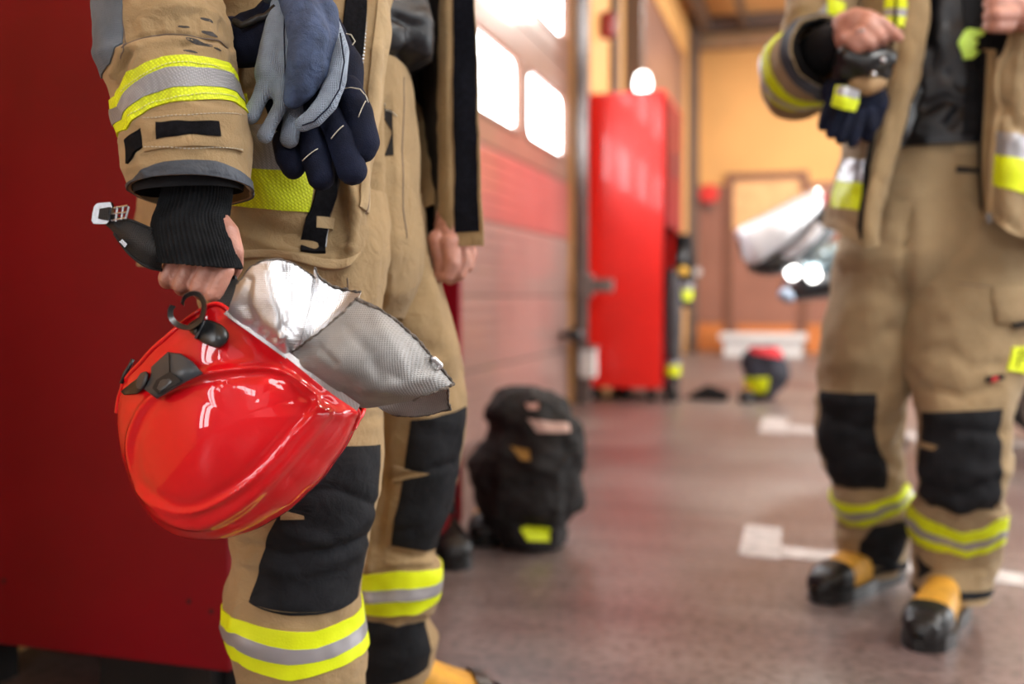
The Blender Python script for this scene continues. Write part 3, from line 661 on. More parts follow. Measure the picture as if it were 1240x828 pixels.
# ================================================================ FIREFIGHTER HOLDING THE HELMET
def person(name_label, chains_coarse, chains_fine, origin, fine=.0021):
    V1, F1 = blob_data(chains_coarse, .014, 4); V = [V1]; F = F1; n = len(V1)
    for cf in chains_fine:
        V2, F2 = blob_data(cf, fine, 2, lambda p: .0004*noise3(p, 90, 3)); V.append(V2); F = F+[[i+n for i in f] for f in F2]; n += len(V2)
    return tag(raw('person', np.concatenate(V), F, SKIN, None, origin), name_label, 'person')
sh = lambda x, y, z, r: (P(x, y, z), r)
torso = [[sh(370, 200, 1.5, .11), sh(375, 60, 1.5, .11), sh(370, -120, 1.5, .12), sh(375, -260, 1.5, .11)],
         [sh(330, -260, 1.38, .07), sh(410, -260, 1.62, .07)], [sh(380, -260, 1.5, .065), sh(395, -350, 1.48, .055)],
         [sh(400, -420, 1.48, .085), sh(405, -465, 1.48, .09)], [sh(430, -400, 1.47, .055)], [sh(468, -425, 1.46, .016)],
         [sh(320, -260, 1.35, .06), sh(220, -100, 1.20, .048), sh(212, 60, 1.14, .042), sh(228, 190, 1.11, .034)],
         [sh(420, -260, 1.66, .06), sh(470, -60, 1.78, .045), sh(530, 120, 1.72, .036), sh(545, 250, 1.62, .026)],
         [sh(345, 240, 1.42, .085), sh(368, 480, 1.38, .072), sh(365, 640, 1.37, .055), sh(368, 850, 1.40, .05), sh(370, 1000, 1.42, .035)],
         [sh(410, 240, 1.56, .085), sh(500, 440, 1.66, .068), sh(495, 600, 1.70, .052), sh(476, 760, 1.78, .048), sh(470, 860, 1.82, .035)]]
hand = [  # right fist: knuckles under the knit, fingers wrapped round the strap
    [sh(238, 240, 1.11, .024), sh(240, 270, 1.11, .026), sh(242, 292, 1.112, .026)],
    [sh(222, 298, 1.112, .016), sh(262, 300, 1.112, .017)],
    [sh(214, 304, 1.098, .011), sh(209, 320, 1.082, .0094), sh(202, 336, 1.080, .0096), sh(203, 340, 1.10, .0100), sh(214, 330, 1.115, .0095)],
    [sh(234, 304, 1.096, .011), sh(229, 322, 1.077, .0095), sh(219, 344, 1.074, .0098), sh(221, 348, 1.10, .0105), sh(232, 332, 1.118, .0100)],
    [sh(254, 304, 1.094, .011), sh(251, 324, 1.073, .0097), sh(240, 349, 1.070, .0101), sh(244, 352, 1.098, .0110), sh(254, 336, 1.12, .0105)],
    [sh(274, 306, 1.094, .011), sh(273, 328, 1.074, .0100), sh(258, 356, 1.071, .0102), sh(263, 358, 1.098, .0110), sh(270, 340, 1.12, .0105)],
    [sh(256, 266, 1.11, .018), sh(274, 283, 1.10, .0150), sh(283, 304, 1.098, .0115), sh(284, 322, 1.116, .0105), sh(272, 344, 1.135, .0095)]]
lhand = [[sh(548, 262, 1.60, .030), sh(550, 292, 1.60, .036)],
    [sh(530, 290, 1.585, .017), sh(533, 312, 1.58, .0135), sh(534, 328, 1.585, .0115)],
    [sh(545, 295, 1.575, .017), sh(548, 318, 1.57, .0135), sh(542, 333, 1.572, .012), sh(531, 335, 1.58, .010)],
    [sh(556, 295, 1.59, .016), sh(562, 316, 1.585, .0135), sh(556, 332, 1.58, .0115), sh(545, 338, 1.585, .010)],
    [sh(562, 292, 1.61, .016), sh(570, 308, 1.61, .012), sh(566, 322, 1.605, .011)]]
pa = person('firefighter cropped at the chest in tan gear, gripping the red helmet by its strap', torso, [hand, lhand], tuple(floor_at(440, 960)*[1, 1, 0]))
# --- trousers
LEG1 = [(235, 235, 470, 235, 1.40, .12, 0), (240, 300, 470, 300, 1.37, .125, 0), (252, 400, 459, 400, 1.36, .11, 0), (262, 480, 460, 480, 1.355, .10, 0), (270, 540, 461, 540, 1.35, .098, 0), (278, 600, 457, 600, 1.35, .095, 0),
        (284, 650, 446, 651, 1.36, .09, 0), (277, 700, 435, 702, 1.37, .085, -.01), (276, 745, 438, 733, 1.375, .088, -.012), (284, 792, 445, 780, 1.38, .088, -.01), (292, 830, 441, 825, 1.385, .085, 0), (286, 900, 447, 900, 1.39, .085, 0), (283, 975, 452, 975, 1.40, .088, 0)]
LEG2 = [(330, 235, 511, 235, 1.60, .10, 0), (370, 300, 518, 300, 1.60, .105, 0), (395, 345, 533, 345, 1.61, .10, 0), (412, 385, 545, 385, 1.62, .10, 0), (428, 435, 557, 435, 1.64, .10, 0), (438, 491, 564, 491, 1.66, .10, 0), (440, 550, 558, 550, 1.68, .095, 0), (438, 604, 549, 604, 1.69, .09, 0),
        (430, 645, 532, 645, 1.71, .085, 0), (426, 672, 529, 670, 1.72, .085, 0), (424, 692, 537, 688, 1.73, .088, -.008), (424, 728, 532, 722, 1.74, .085, -.006), (428, 752, 520, 745, 1.75, .08, 0), (430, 775, 529, 770, 1.77, .08, 0), (432, 803, 524, 803, 1.79, .08, 0), (432, 832, 517, 830, 1.81, .082, 0)]
PEL = [(300, 72, 478, 80, 1.50, .14, 0), (290, 90, 496, 90, 1.50, .15, 0), (280, 150, 504, 150, 1.50, .155, 0), (262, 235, 509, 235, 1.50, .17, 0), (262, 300, 514, 300, 1.50, .16, 0), (290, 350, 505, 350, 1.51, .12, 0), (340, 385, 490, 385, 1.52, .07, 0)]
L1 = [([(300, 660), (350, 668), (400, 662), (440, 648)], 6, -.006), ([(300, 770-90), (360, 692), (430, 668)], 7, .005), ([(350, 500), (400, 520), (455, 505)], 7, -.004), ([(330, 600), (400, 590), (450, 610)], 7, -.005),
      ([(345, 640), (400, 655), (440, 625)], 8, .005), ([(300, 838), (370, 846), (436, 835)], 6, -.005), ([(284, 760), (290, 700)], 5, .003), ([(400, 345), (420, 400), (455, 440)], 9, -.005), ([(455, 300), (450, 360), (440, 420)], 6, .004)]
L2 = [([(470, 580), (500, 572), (545, 560)], 5, -.006), ([(445, 600), (452, 650), (447, 690)], 5, .006), ([(462, 520), (466, 600), (456, 660)], 6, -.006), ([(475, 668), (500, 676), (528, 668)], 5, -.005), ([(470, 684), (520, 680)], 4, .004),
      ([(500, 640), (530, 620), (548, 610)], 6, -.004), ([(455, 758), (480, 752), (515, 748)], 4, -.004), ([(520, 345), (535, 400), (550, 450)], 8, .003), ([(480, 400), (500, 420), (530, 425)], 9, -.004)]
leg1 = Surf(tube_rows(LEG1), True, 150, 190, .0065, (7, 7, 16), 3, L1); leg2 = Surf(tube_rows(LEG2), True, 120, 170, .006, (7, 7, 16), 8, L2)
pel = Surf(tube_rows(PEL), True, 110, 80, .004, (8, 8, 12), 2, [([(470, 120), (471, 190), (470, 290), (462, 370)], 3, -.010), ([(458, 220), (462, 330)], 9, .004)])
trm = MB()
for s in (leg1, leg2, pel): m2 = slab(s.G, s.G-s.N*.003, True); trm.add(m2.V, m2.F)
tr = trm.build('trousers', TAN, pa, True)
leg1.patch('knee_pad', PAD, tr, [(405, 539), (360, 560), (345, 610), (324, 646), (303, 728)], [(460, 537), (457, 590), (447, 640), (437, 700), (432, 722)], 60, 40, .0016, .003)
leg1.patch('pad_flap', PAD, tr, [(303, 727), (330, 738)], [(350, 745), (432, 722)], 8, 20, .0018, .001)
leg1.bandparts(tr, [(279, 744), (300, 752), (340, 763), (380, 764), (415, 752), (437, 735)], [(290, 800), (310, 813), (352, 823), (390, 815), (420, 802), (444, 782)], (YELP, SILP), .0022, (.38, .68))
leg2.patch('knee_pad', PAD, tr, [(497, 507), (492, 545), (485, 590), (478, 630), (474, 660)], [(564, 490), (560, 530), (556, 566), (549, 604), (529, 666)], 60, 40, .0016, .003)
leg2.patch('dart', TAN, tr, [(478, 562), (478, 582)], [(520, 571), (520, 574)], 8, 16, .0052)
leg1.patch('dart', TAN, tr, [(342, 616), (342, 628)], [(370, 624), (370, 626)], 8, 16, .0052)
leg2.bandparts(tr, [(424, 698), (437, 696), (480, 692), (515, 690), (537, 686)], [(424, 745), (438, 742), (480, 744), (505, 742), (534, 722)], (YELP, SILP), .0022, (.38, .68))
leg2.patch('shin_guard', PAD, tr, [(436, 748), (437, 790), (438, 829)], [(514, 752), (521, 780), (517, 806)], 24, 24, .0016, .001)
pel.patch('pocket_slit', DARK, tr, [(466, 125), (471, 160), (469, 190)], [(474, 134), (476, 160), (473, 188)], 16, 6, .0012)
pel.seam('seam', THREAD, tr, [(467, 124), (482, 140)], .0008, .001)
pel.seam('fly_seam', STEEL, tr, [(490, 92), (486, 150), (490, 230), (492, 290)], .0008, .0004)
leg1.seam('seam', STEEL, tr, [(420, 340), (425, 420), (428, 520)], .0007, .0003)
# --- boots
f2 = floor_at(480, 905); f2 = np.array([f2[0], f2[1], 0]); a = P(438, 800, 1.76); b_ = P(606, 800, 1.84)
bootshape('boot', None, (a[0], a[1], 0), (b_[0], b_[1], 0), .22, parent=pa, s=1.15)
a = P(330, 900, 1.44); b_ = P(470, 900, 1.34); bootshape('boot', None, (a[0], a[1], 0), (b_[0], b_[1], 0), .22, parent=pa, s=1.15)
# --- black undershirt / bib seen in the gap of the jacket
shs = Surf(tube_rows([(300, -280, 470, -280, 1.5, .12, 0), (280, -150, 500, -150, 1.5, .14, 0), (285, 0, 512, 0, 1.51, .13, 0), (290, 40, 524, 40, 1.51, .13, 0), (300, 68, 516, 72, 1.51, .135, 0), (305, 86, 478, 90, 1.51, .13, 0)]), True, 90, 90, .008, (7, 7, 9), 5,
           [([(480, 20), (498, 30), (500, 55), (485, 72)], 6, -.012), ([(505, 0), (514, 30), (512, 60)], 8, .010)])
shs.mesh('undershirt', SHIRT, pa, .003)
# --- jacket body: one open sheet round the torso
def jr(y, near, far, zoff=0.):
    nx = near; fx = far
    return [(nx[0], y, nx[1]), (nx[0]-22, y, nx[1]-.03), (400, y, 1.265), (330, y, 1.235), (250, y, 1.25), (182, y, 1.34), (164, y, 1.47), (195, y, 1.66), (300, y, 1.78), (430, y, 1.80), (502, y, 1.74), (fx[0]-58, y, fx[1]+.07), (fx[0]-38, y, fx[1]+.015), (fx[0], y, fx[1])]
JR = [jr(-300, (450, 1.38), (500, 1.5)), jr(-180, (470, 1.36), (545, 1.54)), jr(-60, (481, 1.34), (572, 1.56)), jr(0, (478, 1.33), (576, 1.56)), jr(60, (470, 1.32), (579, 1.56)), jr(120, (462, 1.31), (580, 1.56)), jr(180, (456, 1.30), (582, 1.56)), jr(240, (450, 1.29), (584, 1.56)), jr(272, (447, 1.285), (586, 1.56)), jr(298, (444, 1.28), (587, 1.56))]
# hem: near side drops to y~325 in the middle, corner rounded
hem = JR[-1]; hem = [(444, 290, 1.28), (428, 318, 1.255), (400, 327, 1.25), (330, 312, 1.235), (250, 318, 1.25), (182, 322, 1.34), (164, 320, 1.47)]+hem[7:]
JR[-1] = hem
def jfn(s, X, Y):
    D = np.zeros(X.shape); n = s.nu
    u = np.arange(n)/(n-1)*13
    near = (u < 6)[None, :]
    for ln, wd, dp in [([(300, 265), (340, 280), (380, 300)], 10, .006), ([(295, 285), (330, 300), (400, 312)], 6, -.005), ([(455, 60), (447, 150), (438, 250)], 5, -.004), ([(465, 60), (452, 200), (446, 270)], 5, .003), ([(300, 115), (330, 108), (350, 95)], 6, -.006), ([(300, 135), (330, 125)], 6, .006), ([(405, 215), (415, 250), (420, 290)], 7, .006), ([(425, 220), (430, 260), (425, 300)], 5, -.005), ([(300, 60), (292, 100)], 10, -.01)]:
        D += near*np.exp(-(pdist(X, Y, ln)/wd)**2)*dp
    return D
jk = Surf(sheet(JR), False, 320, 170, .0075, (9, 9, 9), 6, fn=jfn, out=None)
# outward normals for the whole sheet: away from the torso axis
ax = P(np.full(jk.G.shape[:2], 370.), jk.Y, np.full(jk.G.shape[:2], 1.5)); sg = np.sign(np.sum(jk.N*(jk.G-ax))); jk.N *= sg
jo = slab(jk.G, jk.G-jk.N*.0035).build('jacket', TAN, pa, True)
def uvn(pts): # px -> uv on the near side panel only
    out = []; lim = int(jk.nu*6.2/13); d0 = None
    for x, y in pts:
        d = np.hypot(jk.X[:, :lim]-x, jk.Y[:, :lim]-y); k = np.argmin(d); i, j = divmod(k, lim); out.append((j/(jk.nu-1), i/(jk.nv-1)))
    return np.array(out)
def uvf(pts): # far panel
    out = []; lo = int(jk.nu*10.0/13)
    for x, y in pts:
        d = np.hypot(jk.X[:, lo:]-x, jk.Y[:, lo:]-y); k = np.argmin(d); i, j = divmod(k, jk.nu-lo); out.append(((j+lo)/(jk.nu-1), i/(jk.nv-1)))
    return np.array(out)
def jpatch(name, m, L, R, n=40, k=16, off=.0014, f=uvn, puff=0.): return jk.patch(name, m, jo, f(L), f(R), n, k, off, puff, True)
jpatch('velcro_strip', VEL, [(418, 0), (412, 60), (398, 130), (385, 210), (372, 262), (365, 304)], [(444, 0), (434, 100), (424, 160), (414, 200), (399, 262), (393, 308)], 70, 16, .0042)
jpatch('strap_tab', TAN2, [(386, 235), (383, 275)], [(397, 237), (395, 276)], 14, 8, .004); jpatch('strap_tab', TAN2, [(383, 262), (382, 276)], [(405, 266), (403, 279)], 8, 10, .0048)
jpatch('placket', TAN2, [(457, -60), (450, 60), (441, 180), (434, 250)], [(478, -60), (470, 60), (456, 180), (449, 260)], 60, 10, .003, puff=.0012)
jpatch('reflective_band', YEL, [(255, 200), (250, 245)], [(380, 208), (375, 257)], 20, 60, .002)
jpatch('reflective_band', SIL, [(255, 150), (255, 200)], [(388, 152), (380, 207)], 20, 60, .0022)
jpatch('reflective_band', YEL, [(255, 112), (255, 150)], [(300, 114), (300, 151)], 12, 30, .002)
jpatch('hem_trim', TAN2, [(170, 306), (170, 321)], [(436, 304), (425, 322)], 6, 60, .0022, puff=.001)
# zipper teeth along the velcro strip
zt = MB(); Z = uvn([(444, -20), (434, 100), (424, 160), (413, 205), (399, 262), (394, 300)]); d = np.linspace(0, 5, 150); U = cr1(Z, d, False); W0 = jk.at(U[:, 0], U[:, 1], .002)
for k in range(0, 149):
    q = (W0[k]+W0[k+1])/2; dd = Vector(W0[k+1]-W0[k]).normalized(); zt.cyl(q, q+np.array(dd)*.0014, .0018, n=5)
tag(zt.build('zipper_teeth', CHR, jo), kind='stuff')
jk.seam('seam', STEEL, jo, uvn([(462, -40), (460, 60), (447, 180), (440, 260)]), .0007, .0034, uvs=True)
path_tube('loose_thread', P([402, 414, 425, 430, 424], [34, 40, 42, 50, 58], [1.19]*5), .0008, THREAD, jo)
# inside of the far front panel (seen edge-on past the opening)
IN = -1
def fpatch(name, m, L, R, n=50, k=14, off=.0045, puff=0.):
    A, B = uvf(L), uvf(R); s0 = jk.N.copy(); jk.N = -jk.N; o = jk.patch(name, m, jo, A, B, n, k, off, puff, True); jk.N = s0; return o
fpatch('velcro_strip', NAV, [(550, -60), (551, 60), (552, 180), (552, 282)], [(573, -60), (576, 60), (578, 180), (581, 281)])
fpatch('lining', LIN, [(506, -60), (506, 60), (506, 180), (510, 296)], [(531, -60), (532, 60), (532, 180), (530, 294)], 60, 20)
fpatch('piping', TAN, [(534, -60), (534, 60), (536, 150), (535, 240), (533, 285)], [(546, -60), (547, 60), (548, 150), (549, 240), (549, 285)], 60, 10, .006, .003)
fpatch('zipper_pull', CHR, [(534, 230), (533, 288)], [(536, 230), (535, 288)], 10, 4, .010)
# back-side lining right behind the opening
back = Surf(sheet([[(478, y, 1.66), (500, y, 1.70), (520, y, 1.66), (536, y, 1.60)] for y in (-260, -60, 80, 200, 290)]), False, 30, 60, .008, (8, 8, 4), 9)
back.mesh('lining', LIN, jo, .003)
# --- left sleeve end (far arm) – short tube above the hanging hand
fs = Surf(spine_tube([(430, -250, 1.70, .085, .085), (480, -60, 1.80, .075, .08), (515, 100, 1.78, .060, .07), (530, 200, 1.70, .055, .06), (541, 268, 1.64, .052, .05)]), True, 60, 80, .006, (8, 8, 14), 4); fs.mesh('jacket_sleeve', TAN, jo, .003)
# --- near sleeve
SL = [(150, -280, 300, -330, 1.30, .085, 0), (124, -170, 285, -190, 1.21, .085, .0), (122, -80, 268, -85, 1.155, .082, .0), (126, 0, 265, -4, 1.14, .078, .004), (130, 40, 273, 32, 1.13, .077, .008), (131, 84, 281, 77, 1.125, .075, .012), (141, 116, 287, 112, 1.12, .073, .013), (153, 160, 294, 150, 1.115, .070, .012), (157, 205, 297, 194, 1.11, .068, .008), (162, 236, 298, 228, 1.11, .066, .010)]
def slfn(s, X, Y):
    D = np.zeros(X.shape); ok = s.facing > 0
    for i in range(9):   # puckers above the elbow seam
        x0 = 160+i*13; D += ok*np.exp(-(pdist(X, Y, [(x0, 24+abs(i-4)), (x0+2, 40)])/2.6)**2)*.0022*(1 if i % 2 else -1)
    return D
slv = Surf(tube_rows(SL, 18), True, 190, 220, .0085, (10, 10, 20), 11, [([(147, 56), (170, 46), (200, 42), (240, 45), (276, 58)], 2.6, -.0035), ([(150, 58), (175, 54), (210, 50), (250, 56), (275, 66)], 7, .003), ([(160, 66), (150, 84), (143, 105)], 4, -.006), ([(150, 66), (136, 90)], 5, .005), ([(170, 60), (160, 90)], 4, .003),
      ([(220, 58), (240, 54), (255, 52)], 4, -.004), ([(150, 130), (170, 150), (190, 160)], 8, .003), ([(186, 125), (220, 120), (280, 132)], 4, -.002), ([(230, 20), (250, 10), (262, -10)], 8, -.004), ([(170, 186), (180, 212)], 5, .003), ([(185, 0), (220, 10), (255, 5)], 12, .004)], fn=slfn)
sv = slv.mesh('sleeve', TAN, jo, .003)
# sleeve details are parts of the jacket
slv.patch('elbow_patch', GREYF, jo, slv.uv([(125.5, -20), (127, 20), (130, 60), (131, 75)])-[.0, 0]+[.10, 0], slv.uv([(145, -20), (147, 20), (149, 52), (134, 78)]), 50, 20, .002, .0005, True)
slv.bandparts(jo, [(141, 117), (150, 100), (170, 80), (200, 68.5), (225, 66.5), (255, 71), (281, 82)], [(153, 158), (160, 146), (180, 133), (205, 125), (230, 122), (260, 120), (287, 126)], (YEL, SIL), .0020, (.27, .70))
slv.seam('stitching', mat('yellow_thread', (.85, .9, .35), .8), jo, [(150, 112), (175, 90), (205, 77), (240, 77), (280, 90)], .0006, .0028, True)
slv.seam('stitching', mat('yellow_thread', (.85, .9, .35), .8), jo, [(158, 141), (182, 127), (207, 118), (240, 115), (285, 121)], .0006, .0028, True)
slv.patch('cuff_flap', TAN, jo, [(173, 141), (175, 184)], [(288, 137), (292, 184)], 26, 60, .0035, .001)
slv.patch('velcro_label', VEL, jo, [(190, 151), (191, 169)], [(262, 148), (264, 166)], 12, 40, .0058, .0008)
slv.seam('stitching', THREAD, jo, [(176, 145), (230, 140), (288, 140)], .0005, .0048, True); slv.seam('stitching', THREAD, jo, [(176, 179), (230, 180), (290, 182)], .0005, .0048, True)
slv.patch('velcro_strap', VEL, jo, [(153, 170), (155, 198)], [(174, 154), (175, 177)], 14, 16, .0035)
slv.band('cuff_band', CUFF, jo, [(162, 217), (175, 204), (201, 196), (228, 194), (260, 196), (297, 214)], [(167, 241), (178, 226), (205, 218), (232, 216), (260, 217), (298, 236)], 12, .0022)
slv.seam('elbow_seam', STEEL, jo, [(148, 57), (170, 46), (200, 41), (240, 45), (277, 58)], .0007, .0002)
slv.seam('seam', STEEL, jo, [(145, -30), (148, 20), (150, 56), (146, 70)], .0006, .0002)
for (x, y, r) in ((240, 53, .030), (254, 41, .020), (232, 62, .015), (250, 24, .016), (264, 60, .010), (222, 32, .012)):
    uvc = slv.uv([(x, y)])[0]; L_ = [(uvc[0]+r*1.2*math.cos(a), uvc[1]+r*.28*math.sin(a)) for a in np.linspace(PI/2, 3*PI/2, 9)]; R_ = [(uvc[0]-r*1.2*math.cos(a), uvc[1]+r*.28*math.sin(a)) for a in np.linspace(PI/2, 3*PI/2, 9)]
    slv.patch('mud_smear', MUD, jo, np.array(L_)+0*uvc, np.array(R_), 10, 8, .0004, 0, True)
# dark inside of the cuff
inn = Surf(tube_rows([(160, 140, 290, 130, 1.11, .060, .0), (162, 200, 293, 192, 1.11, .060, .0), (167, 236, 292, 229, 1.11, .058, .0)], 16), True, 60, 12); inn.mesh('cuff_lining', BLK, jo, .002)
# --- ribbed knit wristlet with thumb hole
def rib(s, X, Y):
    n = s.nu; u = np.arange(n); return (np.cos(u*2*PI/n*58)*.0009)[None, :]+.0004*noise3(s.G, 500, 1)
kn = Surf(tube_rows([(205, 195, 280, 195, 1.11, .034, .008), (200, 232, 278, 228, 1.108, .036, .008), (194, 252, 276, 250, 1.106, .036, .006), (188, 274, 273, 268, 1.100, .040, .004), (189, 296, 281, 294, 1.092, .041, .002), (193, 318, 291, 325, 1.088, .040, .0)], 16, 2.4), True, 464, 110, .002, (12, 12, 14), 3, fn=rib)
kn.mesh('knit_wristlet', mat('black_rib_knit', (.012, .013, .015), .95, spec=.15, bump=.8, bs=900, var=.3, vs=60), pa, .002)
def pprism(poly, z, t, mb=None):
    mb = mb or MB(); z = [z]*len(poly) if np.ndim(z) == 0 else z
    A = [P(x, y, zz) for (x, y), zz in zip(poly, z)]; return mb.prism(A, CR[:, 2]*t)
# ================================================================ THE RED HELMET
ZH = 1.13; HC = (285., 507.)
OUT = [(150, 462, .02), (170, 440, .06), (200, 410, .084), (215, 397, .088), (243, 376, .09), (257, 368, .092), (266, 368, .092), (283, 382, .092), (320, 411, .089), (360, 441, .080), (400, 470, .060), (425, 489, .035), (436, 499, .015), (429, 515, 0), (402, 562, 0), (370, 599, 0), (330, 630, 0), (290, 648, 0), (250, 654, 0), (215, 650, 0), (188, 634, 0), (167, 604, 0), (151, 565, 0), (143, 530, 0), (142, 495, .003)]
th = np.array([math.atan2(y-HC[1], x-HC[0]) for x, y, e in OUT]); Rr = np.array([math.hypot(x-HC[0], y-HC[1]) for x, y, e in OUT]); Ee = np.array([e for x, y, e in OUT])
o_ = np.argsort(th); th, Rr, Ee = th[o_], Rr[o_], Ee[o_]
NT, NR, DH = 360, 90, .112
TH = np.linspace(-PI, PI, NT, endpoint=False)
def psm(x, k=2):
    for _ in range(k): x = (np.roll(x, 1)+2*x+np.roll(x, -1))/4
    return x
RT = psm(np.interp(TH, th, Rr, period=2*PI), 3); ET = psm(np.interp(TH, th, Ee, period=2*PI), 70)
rr = np.sin(np.linspace(0, PI/2, NR))
HX = HC[0]+RT[None]*rr[:, None]*np.cos(TH)[None]; HY = HC[1]+RT[None]*rr[:, None]*np.sin(TH)[None]
HD = ET[None]+(DH-ET[None])*np.clip(1-rr[:, None]**2.15, 0, 1)**(.5+.45*np.clip(ET[None]/.06, 0, 1))
HG = P(HX, HY, ZH-HD)
loop = [(161, 575), (158, 543), (167, 510), (185, 484), (220, 463), (263, 451), (307, 447), (337, 450), (363, 465), (383, 489), (355, 526), (311, 574), (263, 607), (224, 619), (190, 608), (168, 590), (161, 575)]
ridge2 = [(392, 500), (360, 541), (320, 585), (285, 615), (245, 634), (207, 630), (180, 614), (166, 597)]
def inside(X, Y, poly):
    r = np.zeros(X.shape, bool)
    for (x1, y1), (x2, y2) in zip(poly[:-1], poly[1:]): r ^= ((y1 > Y) != (y2 > Y)) & (X < (x2-x1)*(Y-y1)/(y2-y1+1e-9)+x1)
    return r
lp = cr1(np.array(loop[:-1]), np.linspace(0, len(loop)-1, 160), True); lp = [tuple(p) for p in lp]
dl = pdist(HX, HY, lp); ins = inside(HX, HY, lp); d2 = pdist(HX, HY, [tuple(p) for p in cr1(np.array(ridge2), np.linspace(0, len(ridge2)-1, 60), False)])
edge = pdist(HX, HY, [(150, 462), (200, 410), (262, 366), (320, 411), (436, 499)])
Dp = .0058*np.exp(-(dl/6.5)**2)*(~ins)+ins*(.0058*np.exp(-(dl/3.0)**2)-.0012*np.exp(-((dl-9)/6)**2)+.003*(1-np.exp(-dl/40)))
Dp += .0050*np.exp(-(d2/8)**2)*(~ins)-.002*np.exp(-((d2-16)/6)**2)*(~ins)*(HY > 480)
Dp -= .0018*np.exp(-((edge-9)/5)**2)*(rr[:, None] > .5)
gx = np.roll(HG, -1, 1)-np.roll(HG, 1, 1); gy = np.gradient(HG, axis=0); HN = np.cross(gx, gy); HN /= np.linalg.norm(HN, axis=-1, keepdims=True)+1e-12
HN[0] = CR[:, 2]; HN *= np.sign(np.sum(HN*(CL-HG), -1, keepdims=True)+1e-9)
fade = np.clip((1-rr[:, None])*10, 0, 1)*np.ones_like(Dp); fade = np.where(ET[None] > .01, 1, fade)*(1-np.exp(-(edge/15)**2)*(rr[:, None] > .3))
HG = HG+HN*(Dp*fade)[..., None]
def mirror(G): d = (G-CL) @ CR; d = d.copy(); d[..., 2] = -2*ZH-d[..., 2]; return d @ CR.T+CL
HF = mirror(HG)
hroot = thing('fire_helmet', 'glossy red fire helmet hanging upside down from the gloveless fist', 'helmet', tuple(P(285, 650, ZH)))
def shellmesh(A, B):
    F = [(i*NT+j, i*NT+(j+1) % NT, (i+1)*NT+(j+1) % NT, (i+1)*NT+j) for i in range(NR-1) for j in range(NT)]
    n = NR*NT; V = np.concatenate([A.reshape(-1, 3), B.reshape(-1, 3)])
    F2 = [tuple(q+n for q in f[::-1]) for f in F]
    # join near and far edge only where the shell closes (no opening there)
    J = [((NR-1)*NT+j, (NR-1)*NT+(j+1) % NT, n+(NR-1)*NT+(j+1) % NT, n+(NR-1)*NT+j) for j in range(NT) if ET[j] < .012]
    return V, F+F2+J
V, F = shellmesh(HG, HF); shell = raw('shell', V, F, HRED, hroot)
cen = P(HC[0], HC[1], ZH); V2 = cen+(V-cen)*.955; n = NR*NT
raw('inner_liner', V2, [f[::-1] for f in F], BLK, hroot)
jr_ = [j for j in range(NT) if ET[j] >= .004]
seq = sorted(jr_, key=lambda j: TH[j]); 
# rim runs from the brow (theta near pi) over the top to the nape
seq = sorted(jr_, key=lambda j: (TH[j]+PI*1.5) % (2*PI)) if max(TH[jr_]) > 2 else seq
near_rim = HG[-1][seq]; far_rim = HF[-1][seq]
path_tube('rim_edging', np.concatenate([near_rim[::2], far_rim[::-2]]), .0028, HRED, hroot, n=8)
# flat closing band between shell and liner along the rim
def hz(x, y):
    d = np.hypot(HX-x, HY-y); i, j = divmod(int(np.argmin(d)), NT); q = (HG[i, j]-CL) @ CR; return -q[2]
def raised(name, poly, h, m, parent, inset=.86, rnd=2, base=0., extra=()):
    """bevelled solid standing h metres proud of the helmet side"""
    poly = np.array(poly, float); c = poly.mean(0)
    pl = cr1(poly, np.linspace(0, len(poly), len(poly)*rnd, endpoint=False), True) if rnd > 1 else poly
    n = len(pl); V = []; mb = MB()
    zb = np.array([hz(x, y) for x, y in pl]); zc = float(zb.mean())
    for sc, hh in ((1, -.003), (1, h*.55+base), (.97, h*.85+base), (inset, h+base)):
        q = c+(pl-c)*sc; V += [P(x, y, z-hh) for (x, y), z in zip(q, zb)]
    V.append(P(c[0], c[1], float(zb.mean())-h*1.02-base))
    F = [(k*n+i, k*n+(i+1) % n, (k+1)*n+(i+1) % n, (k+1)*n+i) for k in range(3) for i in range(n)]+[(3*n+i, 3*n+(i+1) % n, 4*n) for i in range(n)]
    return mb.add(V, F).build(name, m, parent, True)
# visor pivot cover
vk = raised('visor_pivot', [(203, 426), (219, 428), (234, 438), (246, 452), (223, 464), (190, 483), (174, 471), (182, 456), (183, 444)], .017, PLASG, hroot, .93, 1)
raised('recess', [(184, 470), (189, 460), (205, 450), (214, 455), (220, 462), (192, 478)], .004, DARK, vk, .9, 1, .0145)
raised('latch_block', [(190, 470), (194, 461), (204, 456), (210, 462), (194, 475)], .004, PLASG, vk, .8, 1, .016)
raised('pivot_lever', [(146, 474), (158, 464), (172, 454), (180, 452), (178, 468), (166, 477), (150, 478)], .012, PLAS, hroot, .85, 1)
raised('pivot_button', [(165, 462), (170, 452), (178, 450), (179, 460), (172, 470), (166, 470)], .006, PLASG, hroot, .8, 2, .013)
mbv = MB(); pts = P([147, 151, 157, 161], [464, 452, 443, 435], [1.10]*4)
path_tube('visor_tab', pts, .0022, PLAS, hroot)
path_tube('pivot_seam', [P(204.5, 427, hz(204, 430)-.0178), P(205.5, 452, hz(205, 450)-.0178)], .0006, DARK, vk)
